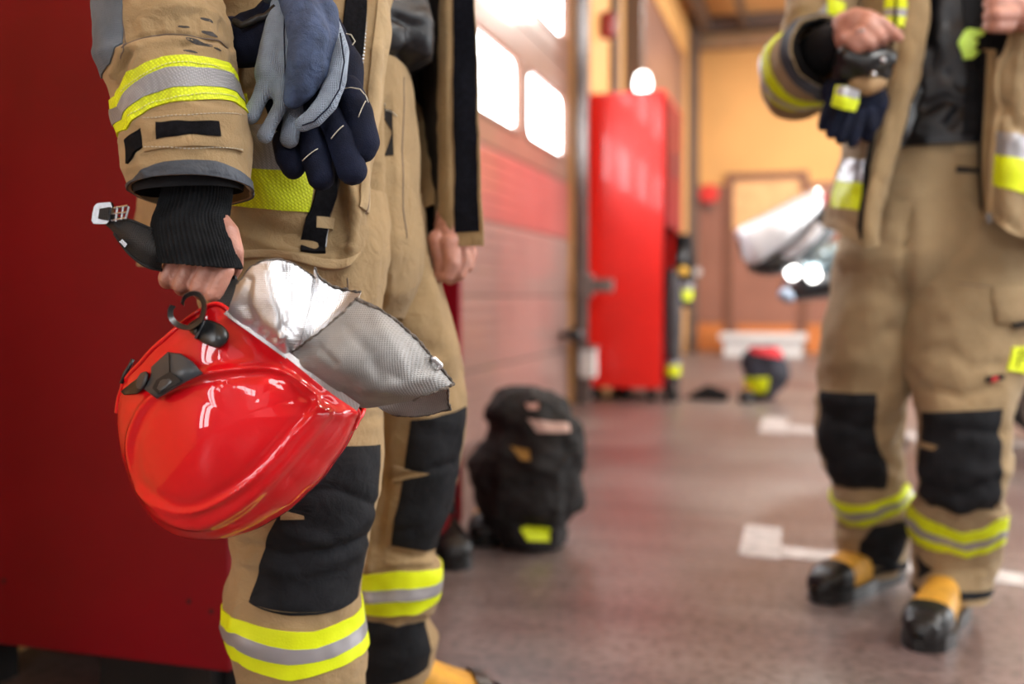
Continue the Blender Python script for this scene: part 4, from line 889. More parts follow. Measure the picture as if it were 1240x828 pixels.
# torch clip
raised('torch_clip_base', [(242, 391), (252, 387), (268, 393), (277, 403), (275, 414), (266, 421), (254, 419), (238, 409)], .016, PLAS, hroot, .84, 2)
raised('clip_rib', [(246, 388), (249, 388), (238, 411), (235, 409)], .018, PLASG, hroot, .9, 1)
raised('clip_neck', [(228, 392), (240, 384), (250, 388), (240, 410), (230, 402)], .012, PLAS, hroot, .9, 1)
cl = cr1(np.array([(221, 369), (223, 361), (231, 356), (240, 357), (246, 366), (246, 378), (241, 389), (229, 396), (216, 393), (208, 385), (207, 376), (210, 370)]), np.linspace(0, 11, 60), False)
T_ = np.stack([P(cl[:, 0], cl[:, 1], zz) for zz in (1.005, 1.012, 1.024, 1.031)], 1)
c_ = P(228, 376, 1.018); dirn = T_-c_; dirn /= np.linalg.norm(dirn, axis=-1, keepdims=True)
slab(T_+dirn*.0034, T_-dirn*.0026).build('torch_clip', PLAS, hroot, True)
# --- aluminised neck curtain
def asheet(name, rows, m, seed, amp=.0018, lines=(), nu=90, nv=90, thick=.0012):
    s = Surf(sheet(rows), False, nu, nv, amp, (14, 14, 14), seed, lines); o = s.mesh(name, m, hroot, thick); return s, o
sA, oA = asheet('neck_curtain', [[(381, 337, 1.045), (352, 318, 1.015), (326, 314, 1.00), (303, 324, 1.005), (288, 344, 1.02)], [(377, 358, 1.045), (350, 345, 1.008), (324, 340, .997), (300, 345, 1.003), (283, 358, 1.022)],
     [(372, 382, 1.04), (346, 376, 1.0), (322, 368, .995), (298, 366, 1.008), (279, 370, 1.027)], [(366, 405, 1.035), (342, 405, .998), (320, 396, 1.005), (298, 388, 1.02), (277, 379, 1.032)], [(360, 426, 1.045), (346, 431, 1.035), (322, 415, 1.035), (298, 399, 1.035), (277, 384, 1.036)]], ALU, 3, .0028,
     [([(325, 330), (330, 360), (345, 385)], 9, .004), ([(300, 340), (296, 370), (306, 390)], 7, -.005), ([(345, 330), (352, 370), (350, 400)], 8, -.004), ([(345, 403), (336, 412), (326, 407)], 4, .007), ([(318, 400), (330, 408), (342, 411)], 3, -.005)])
sB, oB = asheet('curtain_fold', [[(380, 324, 1.04), (385, 334, 1.055), (400, 345, 1.075), (418, 351, 1.085), (437, 354, 1.08)], [(379, 345, 1.042), (388, 352, 1.06), (402, 358, 1.075), (416, 363, 1.08), (430, 368, 1.07)],
     [(373, 375, 1.042), (384, 378, 1.058), (394, 381, 1.065), (403, 384, 1.065), (412, 386, 1.055)], [(366, 402, 1.04), (374, 404, 1.048), (380, 404, 1.05), (386, 404, 1.048), (392, 403, 1.04)], [(359, 428, 1.05), (360, 428, 1.05), (361, 429, 1.05), (362, 429, 1.05), (364, 430, 1.048)]], ALU, 5, .0018)
CT = [[(431, 362, 1.03), (455, 374, 1.03), (480, 389, 1.035), (503, 409, 1.045), (524, 434, 1.06), (549, 465, 1.085)], [(414, 380, 1.02), (438, 393, 1.015), (464, 410, 1.015), (488, 429, 1.025), (512, 449, 1.045), (545, 467, 1.075)],
      [(390, 400, 1.015), (415, 414, 1.005), (441, 431, 1.005), (468, 448, 1.015), (497, 462, 1.035), (532, 472, 1.065)], [(366, 416, 1.022), (390, 432, 1.005), (416, 450, 1.005), (444, 465, 1.015), (476, 476, 1.03), (512, 478, 1.055)],
      [(348, 430, 1.04), (370, 446, 1.03), (396, 466, 1.04), (434, 494, 1.075), (470, 491, 1.06), (500, 484, 1.06)]]
sC, oC = asheet('neck_curtain', CT, ALUD, 7, .0028, [([(350, 436), (380, 446), (410, 470)], 6, .003), ([(440, 470), (480, 466), (520, 455)], 8, .003), ([(420, 400), (450, 430), (460, 460)], 8, -.002), ([(455, 385), (480, 420), (490, 450)], 9, .002), ([(360, 425), (385, 420), (405, 440)], 6, -.003)])
oC['label'] = 'worn grey aluminised panel, larger than the bright one'
sD, oD = asheet('curtain_lining', [[(452, 488, 1.12), (480, 480, 1.13), (510, 474, 1.13), (543, 471, 1.13)], [(462, 496, 1.13), (488, 490, 1.14), (515, 486, 1.14), (543, 483, 1.14)], [(474, 502, 1.15), (492, 504, 1.15), (518, 502, 1.15), (545, 495, 1.15)]], ALUD, 9, .0015)
_, oE = asheet('curtain_hem', [[(346, 424, 1.03), (372, 443, 1.025), (402, 466, 1.035), (436, 490, 1.065)], [(343, 430, 1.03), (367, 449, 1.025), (397, 473, 1.035), (432, 497, 1.065)]], ALU, 10, .0020, nv=16)
_, oG = asheet('curtain_hem', [[(275, 376, 1.03), (300, 394, 1.028), (325, 412, 1.028), (350, 430, 1.032)], [(271, 380, 1.03), (296, 398, 1.028), (321, 416, 1.028), (346, 434, 1.032)]], ALU, 12, .0012, nv=12)
def fray(s, which, r=.0016, parent=hroot):
    G = {'top': s.G[0], 'left': s.G[:, 0], 'right': s.G[:, -1], 'bottom': s.G[-1]}[which]; k = noise3(G, 260, 3)
    path_tube('frayed_edging', G+.0007*np.stack([noise3(G, 300, q) for q in (1, 2, 4)], -1), r*(1+.5*k), EDGE, parent)
fray(sC, 'top', .0019, oC); fray(sC, 'right', .0016, oC); fray(sC, 'left', .0012, oC); fray(sB, 'top', .0016, oB); fray(sD, 'right', .0014, oD); fray(sD, 'bottom', .0009, oD); fray(sA, 'top', .0010, oA); path_tube('fold_seam', sA.G[:, 0], .0010, ALU, oA)
blob('frayed_knot', [ch((525, 434, 1.055, .0035), (534, 442, 1.058, .003), (530, 447, 1.058, .0025))], .0015, ALU, oC, 1)
# --- chin strap and buckle
ss = Surf(sheet([[(196, 283, 1.075), (196, 304, 1.062), (196, 327, 1.072)], [(182, 277, 1.068), (181, 300, 1.055), (179, 323, 1.064)], [(168, 271, 1.064), (165, 293, 1.054), (163, 313, 1.062)], [(158, 267, 1.062), (154, 284, 1.055), (151, 301, 1.062)], [(150, 265, 1.063), (145, 277, 1.058), (142, 288, 1.063)], [(140, 260, 1.064), (137, 270, 1.06), (134, 278, 1.064)], [(128, 254, 1.066), (126, 262, 1.064), (124, 270, 1.066)]]), False, 40, 120, .0008, (20, 20, 20), 4)
strap = ss.mesh('chin_strap', WEB, hroot, .0045)
path_tube('strap_piping', ss.G[:70, 0], .0018, WEB, strap); path_tube('strap_piping', ss.G[:90, -1], .0018, WEB, strap)
pprism([(146, 293), (150, 290), (156, 296), (153, 300)], 1.057, .004).build('snap', CHR, strap)
bk = pprism([(114, 268), (117, 251), (121, 247), (137, 245.5), (139, 252), (136, 268), (132, 272), (117, 272)], 1.062, .007).build('buckle', CHR, strap)
pprism([(120, 265), (122, 253), (134, 251), (132, 267)], 1.0545, .003).build('buckle_web', WEB, strap)
mb = MB()
for (a, b) in (((138, 252), (155, 249)), ((137, 259), (154, 257)), ((135, 267), (152, 264)), ((142, 250), (140, 268)), ((149, 250), (147, 266)), ((156, 250), (152, 265))): mb.cyl(P(*a, 1.057), P(*b, 1.057), .0014, n=8)
mb.build('buckle_prongs', CHR, strap)
s2 = Surf(sheet([[(262, 335, 1.10), (286, 338, 1.10)], [(272, 345, 1.085), (294, 346, 1.085)], [(264, 362, 1.07), (286, 364, 1.07)], [(258, 376, 1.065), (277, 383, 1.065)], [(254, 392, 1.09), (268, 397, 1.09)]]), False, 24, 60, .0006, (20, 20, 20), 4)
s2.mesh('chin_strap', WEB, hroot, .004)
s3 = Surf(sheet([[(196, 300, 1.075), (200, 322, 1.10)], [(225, 318, 1.125), (228, 336, 1.125)], [(255, 328, 1.125), (258, 342, 1.125)], [(284, 334, 1.11), (288, 350, 1.11)]]), False, 20, 40, 0); s3.mesh('strap_web', WEB, hroot, .003)

# ================================================================ WORK GLOVES HANGING ON THE JACKET
t = thing('work_glove', 'grey and blue padded work glove hanging from the jacket front', 'glove', tuple(P(365, 180, 1.17)))
pm = blob('palm_fingers', [ch((340, -2, 1.16, .010), (337, 25, 1.155, .014), (332, 60, 1.15, .018), (328, 90, 1.145, .020), (340, 98, 1.145, .018)), ch((346, 30, 1.15, .012), (346, 70, 1.145, .014), (344, 100, 1.145, .016)),
    ch((325, 98, 1.142, .0125), (315, 118, 1.135, .0095), (304, 140, 1.13, .0100)), ch((341, 104, 1.142, .0115), (340, 128, 1.135, .0085), (327, 152, 1.13, .0085), (321, 164, 1.13, .0098)),
    ch((360, 125, 1.16, .013), (354, 145, 1.155, .0115), (350, 168, 1.15, .0120)),
    ch((402, 30, 1.15, .010), (411, 62, 1.14, .0125), (408, 95, 1.132, .0125), (396, 124, 1.128, .0125), (380, 142, 1.125, .0115), (366, 150, 1.125, .0095))], .0028, GLVG, t, 3, lambda p: .0008*noise3(p, 45, 2))
bp = blob('back_panel', [ch((350, -8, 1.15, .014), (368, 20, 1.135, .024), (376, 50, 1.125, .026), (372, 80, 1.122, .025), (364, 104, 1.122, .019), (355, 120, 1.124, .012)), ch((392, 15, 1.15, .018), (395, 50, 1.14, .019), (388, 90, 1.138, .017))], .003, BLUE, t, 4, lambda p: .0014*noise3(p, 30, 2)+.0005*noise3(p, 90, 5))
path_tube('seam', P([412, 417, 411, 398, 380, 366], [40, 75, 108, 130, 147, 152], [1.129, 1.122, 1.118, 1.116, 1.115, 1.117]), .0009, NAVY, pm)
path_tube('seam', P([345, 344, 345, 346], [10, 40, 75, 108], [1.137, 1.128, 1.124, 1.127]), .0009, NAVY, bp)
blob('side_gusset', [ch((395, 60, 1.155, .018), (392, 100, 1.15, .018), (382, 130, 1.15, .015)), ch((330, 100, 1.165, .018), (338, 150, 1.165, .010))], .0035, NAVY, t, 3)
blob('wrist_cuff', [ch((330, -10, 1.16, .016), (350, -14, 1.16, .018), (385, -6, 1.165, .020)), ch((345, -40, 1.16, .018), (360, -14, 1.16, .018))], .0035, CUFF, t, 3, lambda p: .002*noise3(p, 60, 2))
t = thing('work_glove', 'dark navy work glove hanging behind the grey one, fingers down', 'glove', tuple(P(410, 230, 1.20)))
blob('palm_body', [ch((345, 60, 1.19, .030), (385, 40, 1.20, .034), (410, 80, 1.20, .030), (415, 115, 1.19, .026)), ch((370, 100, 1.20, .030), (395, 150, 1.195, .026)), ch((350, 140, 1.20, .022), (372, 160, 1.195, .020))], .0035, NAVY, t, 4, lambda p: .0016*noise3(p, 30, 2))
for c in (((345, 172, 1.18, .016), (350, 190, 1.172, .017), (355, 202, 1.172, .0155)), ((376, 160, 1.175, .017), (383, 190, 1.165, .018), (389, 214, 1.163, .017)), ((402, 140, 1.175, .019), (415, 170, 1.163, .0195), (426, 206, 1.16, .0185)), ((420, 110, 1.18, .020), (434, 140, 1.168, .0195), (442, 172, 1.165, .0185), (440, 180, 1.166, .017))):
    blob('finger', [ch(*c)], .0025, NAVY, t, 3, lambda p: .0007*noise3(p, 50, 2))
for a, b, z in (((366, 195), (385, 180), 1.146), ((401, 168), (416, 152), 1.142), ((434, 142), (443, 122), 1.147)): path_tube('stitching', P(np.linspace(a[0], b[0], 6), np.linspace(a[1], b[1], 6)-np.array([0, 1, 1.3, 1.3, 1, 0]), [z]*6), .0007, THREAD, t)
path_tube('loose_thread', P([412, 425, 436, 443, 446], [108, 106, 108, 116, 124], [1.155, 1.15, 1.148, 1.15, 1.15]), .0007, THREAD, t)
t = thing('glove_cuff', 'black leather gauntlet cuff behind the hanging gloves beside the sleeve', 'glove', tuple(P(305, 90, 1.2)))
blob('cuff_body', [ch((290, 62, 1.19, .020), (300, 50, 1.185, .030), (325, 45, 1.18, .030)), ch((298, 30, 1.18, .014), (318, 22, 1.175, .012), (332, 10, 1.175, .014)), ch((282, 40, 1.2, .018), (285, 55, 1.2, .02))], .003, NAVY, t, 3, lambda p: .004*noise3(p, 32, 4))
path_tube('leather_binding', P([284, 293, 303, 312, 322, 334], [26, 31, 27, 22, 20, 8], [1.155, 1.15, 1.15, 1.15, 1.15, 1.15]), .0045, mat('black_leather', (.012, .013, .015), .35, bump=.3, bs=200), t)

# ================================================================ STANDING FIREFIGHTER
sh = lambda x, y, z, r: (P(x, y, z), r)
T2 = [[sh(1150, 220, 2.46, .13), sh(1155, 60, 2.48, .12), sh(1160, -120, 2.48, .14), sh(1165, -200, 2.48, .12)], [sh(1075, -190, 2.48, .075), sh(1255, -190, 2.48, .075)], [sh(1165, -210, 2.48, .07), sh(1165, -270, 2.46, .06)],
      [sh(1165, -310, 2.44, .095), sh(1165, -350, 2.45, .10)], [sh(1160, -310, 2.33, .02)],
      [sh(1065, -190, 2.48, .065), sh(1000, -40, 2.42, .05), sh(968, 90, 2.38, .045), sh(1000, 60, 2.2, .036)],
      [sh(1265, -190, 2.48, .065), sh(1330, -20, 2.40, .05), sh(1340, 70, 2.3, .045), sh(1265, 30, 2.17, .034)],
      [sh(1090, 230, 2.46, .10), sh(1048, 470, 2.52, .07), sh(1052, 600, 2.66, .055), sh(1052, 650, 2.78, .04), sh(1054, 690, 2.84, .035)],
      [sh(1180, 240, 2.44, .10), sh(1165, 520, 2.38, .075), sh(1160, 640, 2.45, .05), sh(1154, 720, 2.53, .036)]]
H2a = [[sh(1000, 58, 2.2, .034), sh(1022, 46, 2.14, .032)], [sh(1024, 30, 2.12, .030), sh(1026, 48, 2.11, .028)], [sh(1036, 26, 2.10, .030), sh(1046, 40, 2.09, .026)],
       [sh(1050, 22, 2.08, .019), sh(1070, 30, 2.07, .0145), sh(1088, 45, 2.07, .012)], [sh(1050, 32, 2.07, .018), sh(1064, 44, 2.06, .0145), sh(1070, 52, 2.09, .012)],
       [sh(1040, 42, 2.07, .017), sh(1052, 53, 2.06, .014), sh(1056, 60, 2.09, .012)], [sh(1028, 48, 2.08, .016), sh(1040, 58, 2.07, .013), sh(1046, 64, 2.1, .012)]]
H2b = [[sh(1265, 28, 2.17, .032), sh(1238, 16, 2.15, .036), sh(1225, 10, 2.15, .036)], [sh(1225, -12, 2.14, .018), sh(1205, -10, 2.13, .016), sh(1196, -8, 2.15, .014)],
       [sh(1225, 2, 2.13, .018), sh(1206, 4, 2.11, .016), sh(1197, 5, 2.14, .014)], [sh(1225, 17, 2.12, .018), sh(1206, 18, 2.10, .0155), sh(1197, 19, 2.13, .014)], [sh(1222, 31, 2.13, .017), sh(1205, 32, 2.11, .0145), sh(1196, 32, 2.14, .013)]]
pb = person('standing firefighter cropped at the neck in tan gear, hands on the open jacket front', T2, [H2a, H2b], tuple(floor_at(1120, 780)*[1, 1, 0]), .005)
GA = [(1030, 250, 1120, 250, 2.46, .13, 0), (1016, 310, 1105, 310, 2.47, .13, 0), (1004, 380, 1103, 380, 2.49, .12, 0), (996, 440, 1101, 440, 2.51, .11, 0), (993, 480, 1096, 480, 2.53, .105, 0), (991, 520, 1089, 520, 2.56, .10, 0), (997, 555, 1090, 555, 2.58, .10, 0), (1009, 585, 1098, 590, 2.62, .095, 0),
      (1010, 608, 1101, 600, 2.64, .09, -.01), (1015, 634, 1104, 628, 2.70, .09, -.01), (1014, 660, 1103, 650, 2.76, .085, -.01), (1022, 680, 1094, 676, 2.78, .085, -.01), (1030, 694, 1086, 690, 2.79, .085, 0)]
GB = [(1085, 250, 1262, 250, 2.44, .15, 0), (1092, 320, 1256, 320, 2.42, .14, 0), (1097, 380, 1250, 380, 2.40, .13, 0), (1101, 440, 1240, 440, 2.38, .12, 0), (1108, 475, 1226, 475, 2.37, .115, 0), (1114, 510, 1216, 510, 2.36, .11, 0), (1114, 560, 1216, 560, 2.36, .105, 0), (1113, 596, 1213, 596, 2.37, .10, 0),
      (1108, 614, 1211, 616, 2.40, .095, 0), (1105, 640, 1213, 645, 2.44, .095, 0), (1108, 668, 1211, 672, 2.47, .09, 0), (1110, 700, 1200, 700, 2.475, .09, 0), (1110, 720, 1195, 722, 2.475, .09, 0)]
GP = [(1075, 150, 1230, 150, 2.46, .13, 0), (1062, 186, 1240, 186, 2.46, .14, 0), (1040, 230, 1256, 230, 2.455, .15, 0), (1026, 275, 1264, 275, 2.45, .155, 0), (1015, 320, 1260, 320, 2.45, .15, 0), (1050, 355, 1225, 355, 2.45, .12, 0), (1085, 375, 1190, 375, 2.45, .07, 0)]
ga = Surf(tube_rows(GA), True, 110, 140, .010, (6, 6, 13), 21, [([(1000, 500), (1040, 520), (1090, 510)], 7, -.008), ([(1000, 560), (1050, 548), (1090, 570)], 7, -.008), ([(1020, 590), (1060, 604), (1095, 590)], 6, -.008), ([(1015, 640), (1060, 645), (1090, 640)], 5, -.006)])
gb = Surf(tube_rows(GB), True, 130, 140, .010, (6, 6, 13), 24, [([(1120, 470), (1165, 480), (1200, 470)], 7, -.008), ([(1140, 420), (1180, 445), (1215, 440)], 8, -.006), ([(1120, 540), (1160, 520), (1210, 525)], 7, -.008), ([(1118, 585), (1160, 598), (1205, 580)], 8, -.008), ([(1110, 605), (1160, 632), (1205, 615)], 6, -.009), ([(1115, 690), (1160, 694), (1195, 690)], 5, -.006)])
gp = Surf(tube_rows(GP), True, 120, 70, .006, (7, 7, 10), 27, [([(1098, 260), (1096, 320), (1098, 360)], 4, -.02), ([(1110, 240), (1120, 300), (1108, 350)], 12, .006)])
trm = MB()
for s in (ga, gb, gp): m2 = slab(s.G, s.G-s.N*.003, True); trm.add(m2.V, m2.F)
tr2 = trm.build('trousers', mat('tan_fabric_olive', (.36, .26, .145), .85, spec=.2, var=.13, vs=6, bump=.3, bs=700, wr=.5, sheen=.1), pb, True)
ga.patch('knee_pad', PAD, tr2, [(993, 474), (992, 540), (1010, 585), (1025, 590)], [(1062, 478), (1064, 540), (1074, 560), (1073, 590)], 40, 30, .002, .004)
ga.bandparts(tr2, [(1011, 606), (1030, 612), (1060, 608), (1080, 600), (1098, 585)], [(1014, 625), (1030, 637), (1060, 632), (1080, 624), (1102, 606)], (YELP, SILP), .003, (.42, .68))
ga.patch('shin_guard', PAD, tr2, [(1056, 638), (1042, 655), (1042, 684)], [(1104, 625), (1101, 650), (1086, 688)], 24, 24, .002, .002)
gb.patch('knee_pad', PAD, tr2, [(1116, 500), (1115, 540), (1110, 600), (1125, 612)], [(1215, 496), (1213, 545), (1213, 596), (1205, 618)], 50, 40, .002, .004)
gb.patch('dart', TAN, tr2, [(1115, 532), (1116, 541)], [(1138, 541), (1132, 545)], 6, 10, .006)
gb.bandparts(tr2, [(1106, 613), (1120, 626), (1150, 640), (1165, 645), (1190, 640), (1211, 628)], [(1105, 650), (1120, 662), (1150, 668), (1170, 674), (1195, 670), (1212, 660)], (YELP, SILP), .003, (.45, .68))
gb.patch('shin_guard', PAD, tr2, [(1111, 670), (1111, 700)], [(1130, 690), (1112, 701)], 10, 10, .002)
gb.band('hem_binding', PAD, tr2, [(1110, 712), (1150, 716), (1195, 716)], [(1110, 720), (1150, 726), (1195, 724)], 4, .003)
ga.band('hem_binding', PAD, tr2, [(1028, 688), (1055, 690), (1086, 684)], [(1030, 694), (1055, 696), (1086, 690)], 4, .003)
gb.patch('pocket_flap', MATS['tan_fabric_olive'], tr2, [(1203, 347), (1200, 365), (1206, 390)], [(1252, 346), (1252, 365), (1250, 390)], 20, 20, .008, .004)
gb.patch('pocket_pull', BLK, tr2, [(1223, 391), (1224, 397)], [(1248, 385), (1248, 393)], 6, 8, .016)
tg = gb.patch('fabric_tag', YELP, tr2, [(1224, 420), (1219, 450)], [(1246, 422), (1242, 453)], 10, 10, .006)
gb.patch('small_label', BLK, tr2, [(1195, 455), (1194, 463)], [(1216, 453), (1216, 460)], 6, 8, .004); gb.patch('label_stripe', mat('red_thread', (.6, .02, .03), .7), tr2, [(1199, 457), (1199, 461)], [(1206, 456), (1206, 460)], 4, 6, .0055)
lg = MB()
for a, b in (((1228, 446), (1233, 428)), ((1233, 428), (1241, 428)), ((1241, 428), (1240, 437)), ((1240, 437), (1231, 438))):
    d0 = gb.uv([a, b]); q = gb.at(d0[:, 0], d0[:, 1], .0075); lg.cyl(q[0], q[1], .0016, n=6)
lg.build('tag_lettering', BLK, tr2)
gp.patch('waist_patch', TAN2, tr2, [(1157, 168), (1152, 186)], [(1188, 168), (1190, 186)], 8, 12, .004); gp.patch('belt_slot', DARK, tr2, [(1158, 203), (1158, 208)], [(1186, 203), (1186, 208)], 4, 10, .003)
gb.seam('seam', STEEL, tr2, [(1158, 342), (1200, 347)], .001, .0005)
# boots
hA = P(1086, 700, 2.86); tA = floor_at(990, 727); bootshape('boot', None, (hA[0], hA[1], 0), (tA[0], tA[1]-.02, 0), .20, parent=pb)
hB = P(1160, 700, 2.55); tB = floor_at(1114, 789); bootshape('boot', None, (hB[0], hB[1], 0), (tB[0], tB[1], 0), .20, parent=pb, s=1.0)
# undershirt, braces, emblem
us = Surf(tube_rows([(1080, -230, 1250, -230, 2.48, .10, 0), (1070, -120, 1255, -120, 2.48, .14, 0), (1078, 0, 1250, 0, 2.46, .14, 0), (1080, 90, 1245, 90, 2.45, .145, 0), (1074, 150, 1240, 150, 2.45, .15, 0), (1072, 184, 1238, 184, 2.45, .15, 0)]), True, 110, 110, .010, (6, 6, 8), 31,
          [([(1120, 130), (1145, 118), (1165, 125), (1150, 150)], 6, -.014), ([(1115, 60), (1120, 110), (1108, 160)], 7, .010), ([(1140, 0), (1135, 50)], 8, .008), ([(1150, 90), (1165, 105)], 5, -.008)])
us.mesh('undershirt', SHIRT, pb, .003)
us.patch('brace_strap', BLK, pb, [(1166, -100), (1166, 0), (1168, 90), (1166, 165)], [(1198, -100), (1198, 0), (1196, 90), (1190, 165)], 60, 14, .006)
for yy in (64, 72, 80): us.patch('brace_slider', PLAS, pb, [(1174, yy), (1174, yy+3)], [(1196, yy), (1196, yy+3)], 4, 6, .010)
us.patch('chest_emblem', mat('lime_print', (.55, .85, .12), .5), pb, [(1172, 37), (1163, 42), (1160, 55), (1163, 68), (1167, 72)], [(1187, 38), (1187, 43), (1179, 49), (1184, 54), (1177, 59), (1181, 63), (1176, 72)], 24, 12, .012)
# jacket of the standing firefighter: right-hand front, left-hand front, back
TO = MATS['tan_fabric_olive']
LP = Surf(sheet([[(1045, -200, 2.55), (1050, -200, 2.42), (1085, -200, 2.33), (1125, -200, 2.32), (1140, -200, 2.36)], [(1030, -60, 2.52), (1040, -60, 2.40), (1075, -60, 2.28), (1112, -60, 2.26), (1130, -60, 2.30)], [(1026, 20, 2.50), (1036, 20, 2.38), (1068, 20, 2.26), (1102, 20, 2.24), (1124, 20, 2.27)],
    [(1028, 90, 2.48), (1036, 90, 2.36), (1062, 92, 2.25), (1092, 92, 2.22), (1113, 92, 2.25)], [(1024, 150, 2.46), (1030, 150, 2.34), (1052, 152, 2.24), (1076, 152, 2.21), (1094, 152, 2.24)], [(1016, 200, 2.45), (1022, 200, 2.33), (1040, 202, 2.24), (1062, 202, 2.20), (1080, 202, 2.23)],
    [(1002, 245, 2.44), (1008, 245, 2.32), (1028, 248, 2.24), (1050, 250, 2.20), (1068, 250, 2.23)], [(998, 272, 2.43), (1003, 276, 2.32), (1024, 286, 2.24), (1048, 302, 2.20), (1062, 296, 2.23)]]), False, 110, 150, .009, (8, 8, 6), 41,
    [([(1055, 60), (1050, 150), (1040, 220)], 4, -.008), ([(1100, 60), (1090, 130), (1068, 240)], 4, .006), ([(1010, 262), (1035, 275)], 5, -.008), ([(1012, 285), (1040, 290)], 4, .006)])
j2 = LP.mesh('jacket', TO, pb, .005)
LP.patch('placket', TAN, j2, [(1103, -150), (1096, 20), (1080, 100), (1062, 180), (1050, 240), (1046, 298)], [(1131, -150), (1123, 20), (1112, 92), (1093, 152), (1079, 202), (1062, 292)], 70, 14, .006, .004)
LP.patch('zipper', VEL, j2, [(1088, -100), (1083, 20), (1073, 92), (1056, 165), (1046, 240), (1040, 290)], [(1091, -100), (1086, 20), (1077, 92), (1060, 165), (1050, 240), (1044, 290)], 60, 6, .008)
LP.patch('reflective_band', SILP, j2, [(1022, 193), (1014, 218)], [(1052, 193), (1047, 221)], 12, 20, .004); LP.patch('reflective_band', YELP, j2, [(1014, 218), (1008, 250)], [(1047, 221), (1042, 254)], 12, 20, .004)
LP.patch('reflective_band', YELP, j2, [(1074, -4), (1072, 10)], [(1112, -2), (1110, 12)], 10, 16, .006); LP.patch('reflective_band', SILP, j2, [(1072, 10), (1072, 20)], [(1110, 12), (1110, 20)], 8, 16, .006); LP.patch('reflective_band', YELP, j2, [(1072, 20), (1074, 32)], [(1110, 20), (1106, 34)], 8, 16, .006)
RP = Surf(sheet([[(1214, -200, 2.34), (1240, -200, 2.30), (1290, -200, 2.36), (1320, -200, 2.55)], [(1226, -40, 2.26), (1250, -40, 2.22), (1300, -40, 2.30), (1330, -40, 2.5)], [(1222, 38, 2.20), (1250, 40, 2.18), (1305, 40, 2.26), (1335, 40, 2.5)], [(1205, 90, 2.22), (1235, 92, 2.18), (1295, 95, 2.26), (1335, 95, 2.5)], [(1204, 150, 2.22), (1235, 155, 2.18), (1295, 165, 2.26), (1335, 165, 2.5)],
    [(1200, 205, 2.22), (1232, 212, 2.18), (1295, 225, 2.26), (1335, 225, 2.5)], [(1196, 262, 2.22), (1228, 282, 2.18), (1290, 300, 2.26), (1335, 290, 2.5)]]), False, 90, 130, .011, (7, 7, 4), 47, [([(1215, 130), (1230, 150), (1240, 155)], 8, -.012), ([(1225, 60), (1222, 110), (1228, 150)], 9, -.012), ([(1205, 262), (1225, 272), (1238, 285)], 6, -.008)])
mm = slab(RP.G, RP.G-RP.N*.005).build('jacket_front', TO, j2, True)
RP.patch('reflective_band', SILP, j2, [(1205, 157), (1202, 187)], [(1300, 176), (1300, 205)], 10, 40, .004); RP.patch('reflective_band', YELP, j2, [(1202, 187), (1198, 222)], [(1300, 205), (1300, 246)], 10, 40, .004)
RP.patch('edge_piping', TAN2, j2, [(1214, -150), (1221, 38), (1204, 92), (1203, 150), (1199, 205), (1195, 260)], [(1219, -150), (1226, 38), (1210, 92), (1209, 150), (1205, 205), (1201, 264)], 60, 5, .006, .003)
zz = Surf(sheet([[(1190, 60, 2.27), (1200, 60, 2.26), (1206, 60, 2.24)], [(1187, 130, 2.27), (1195, 130, 2.26), (1204, 130, 2.24)], [(1184, 200, 2.27), (1192, 200, 2.26), (1201, 200, 2.24)], [(1188, 264, 2.26), (1192, 266, 2.25), (1196, 268, 2.24)]]), False, 20, 80, .004, (8, 8, 8), 3); zz.mesh('facing_strip', TAN, j2, .003)
zz.patch('zipper', VEL, j2, [(1190, 62), (1187, 130), (1184, 200), (1188, 250)], [(1195, 62), (1192, 130), (1189, 200), (1192, 260)], 50, 6, .003)
pprism([(1193, 258), (1199, 259), (1200, 270), (1194, 270)], 2.215, .006).build('zipper_pull', CHR, j2)
bk2 = Surf(sheet([[(1045, y, 2.55), (1080, y, 2.70), (1160, y, 2.76), (1250, y, 2.72), (1325, y, 2.55)] for y in (-200, -60, 60, 160, 270)]), False, 60, 60, .008, (6, 6, 4), 50); bk2.mesh('jacket_back', TO, j2, .004)
shl = Surf(sheet([[(1045, -200, 2.40), (1085, -205, 2.33), (1140, -215, 2.34), (1200, -215, 2.34), (1290, -205, 2.33), (1320, -200, 2.45)], [(1060, -232, 2.5), (1090, -245, 2.48), (1135, -262, 2.46), (1200, -262, 2.46), (1280, -240, 2.48), (1310, -225, 2.5)], [(1045, -200, 2.6), (1080, -210, 2.70), (1135, -215, 2.75), (1200, -215, 2.76), (1290, -205, 2.70), (1325, -200, 2.55)]]), False, 50, 30, .004, (6, 6, 6), 51, out=(0, 0, 1)); shl.mesh('jacket_yoke', TO, j2, .004)
# sleeves
ua = Surf(spine_tube([(1062, -195, 2.47, .10, .09), (1020, -90, 2.43, .095, .09), (1000, 0, 2.40, .09, .085), (985, 60, 2.40, .088, .08), (972, 96, 2.38, .08, .08)]), True, 90, 90, .010, (7, 7, 14), 55); ua.mesh('sleeve', TO, j2, .004)
ua.patch('reflective_band', SILP, j2, [(985, 22), (984, 30)], [(1006, -2), (1012, 10)], 10, 14, .006, 0); ua.patch('reflective_band', YELP, j2, [(1004, -2), (1000, 16)], [(1022, 6), (1018, 22)], 10, 14, .008, 0)
fa = Surf(spine_tube([(966, 104, 2.42, .06, .06), (967, 96, 2.36, .095, .085), (974, 84, 2.30, .098, .09), (986, 72, 2.24, .094, .09), (1000, 62, 2.19, .084, .082)]), True, 110, 80, .006, (10, 10, 14), 57); fa.mesh('sleeve_cuff', TO, j2, .004)
fa.band('cuff_band', CUFF, j2, *[[tuple(p) for p in zip(*proj(fa.at(np.linspace(.02, .48, 6), np.full(6, v), 0)))] for v in (.88, .995)], 5, .004)
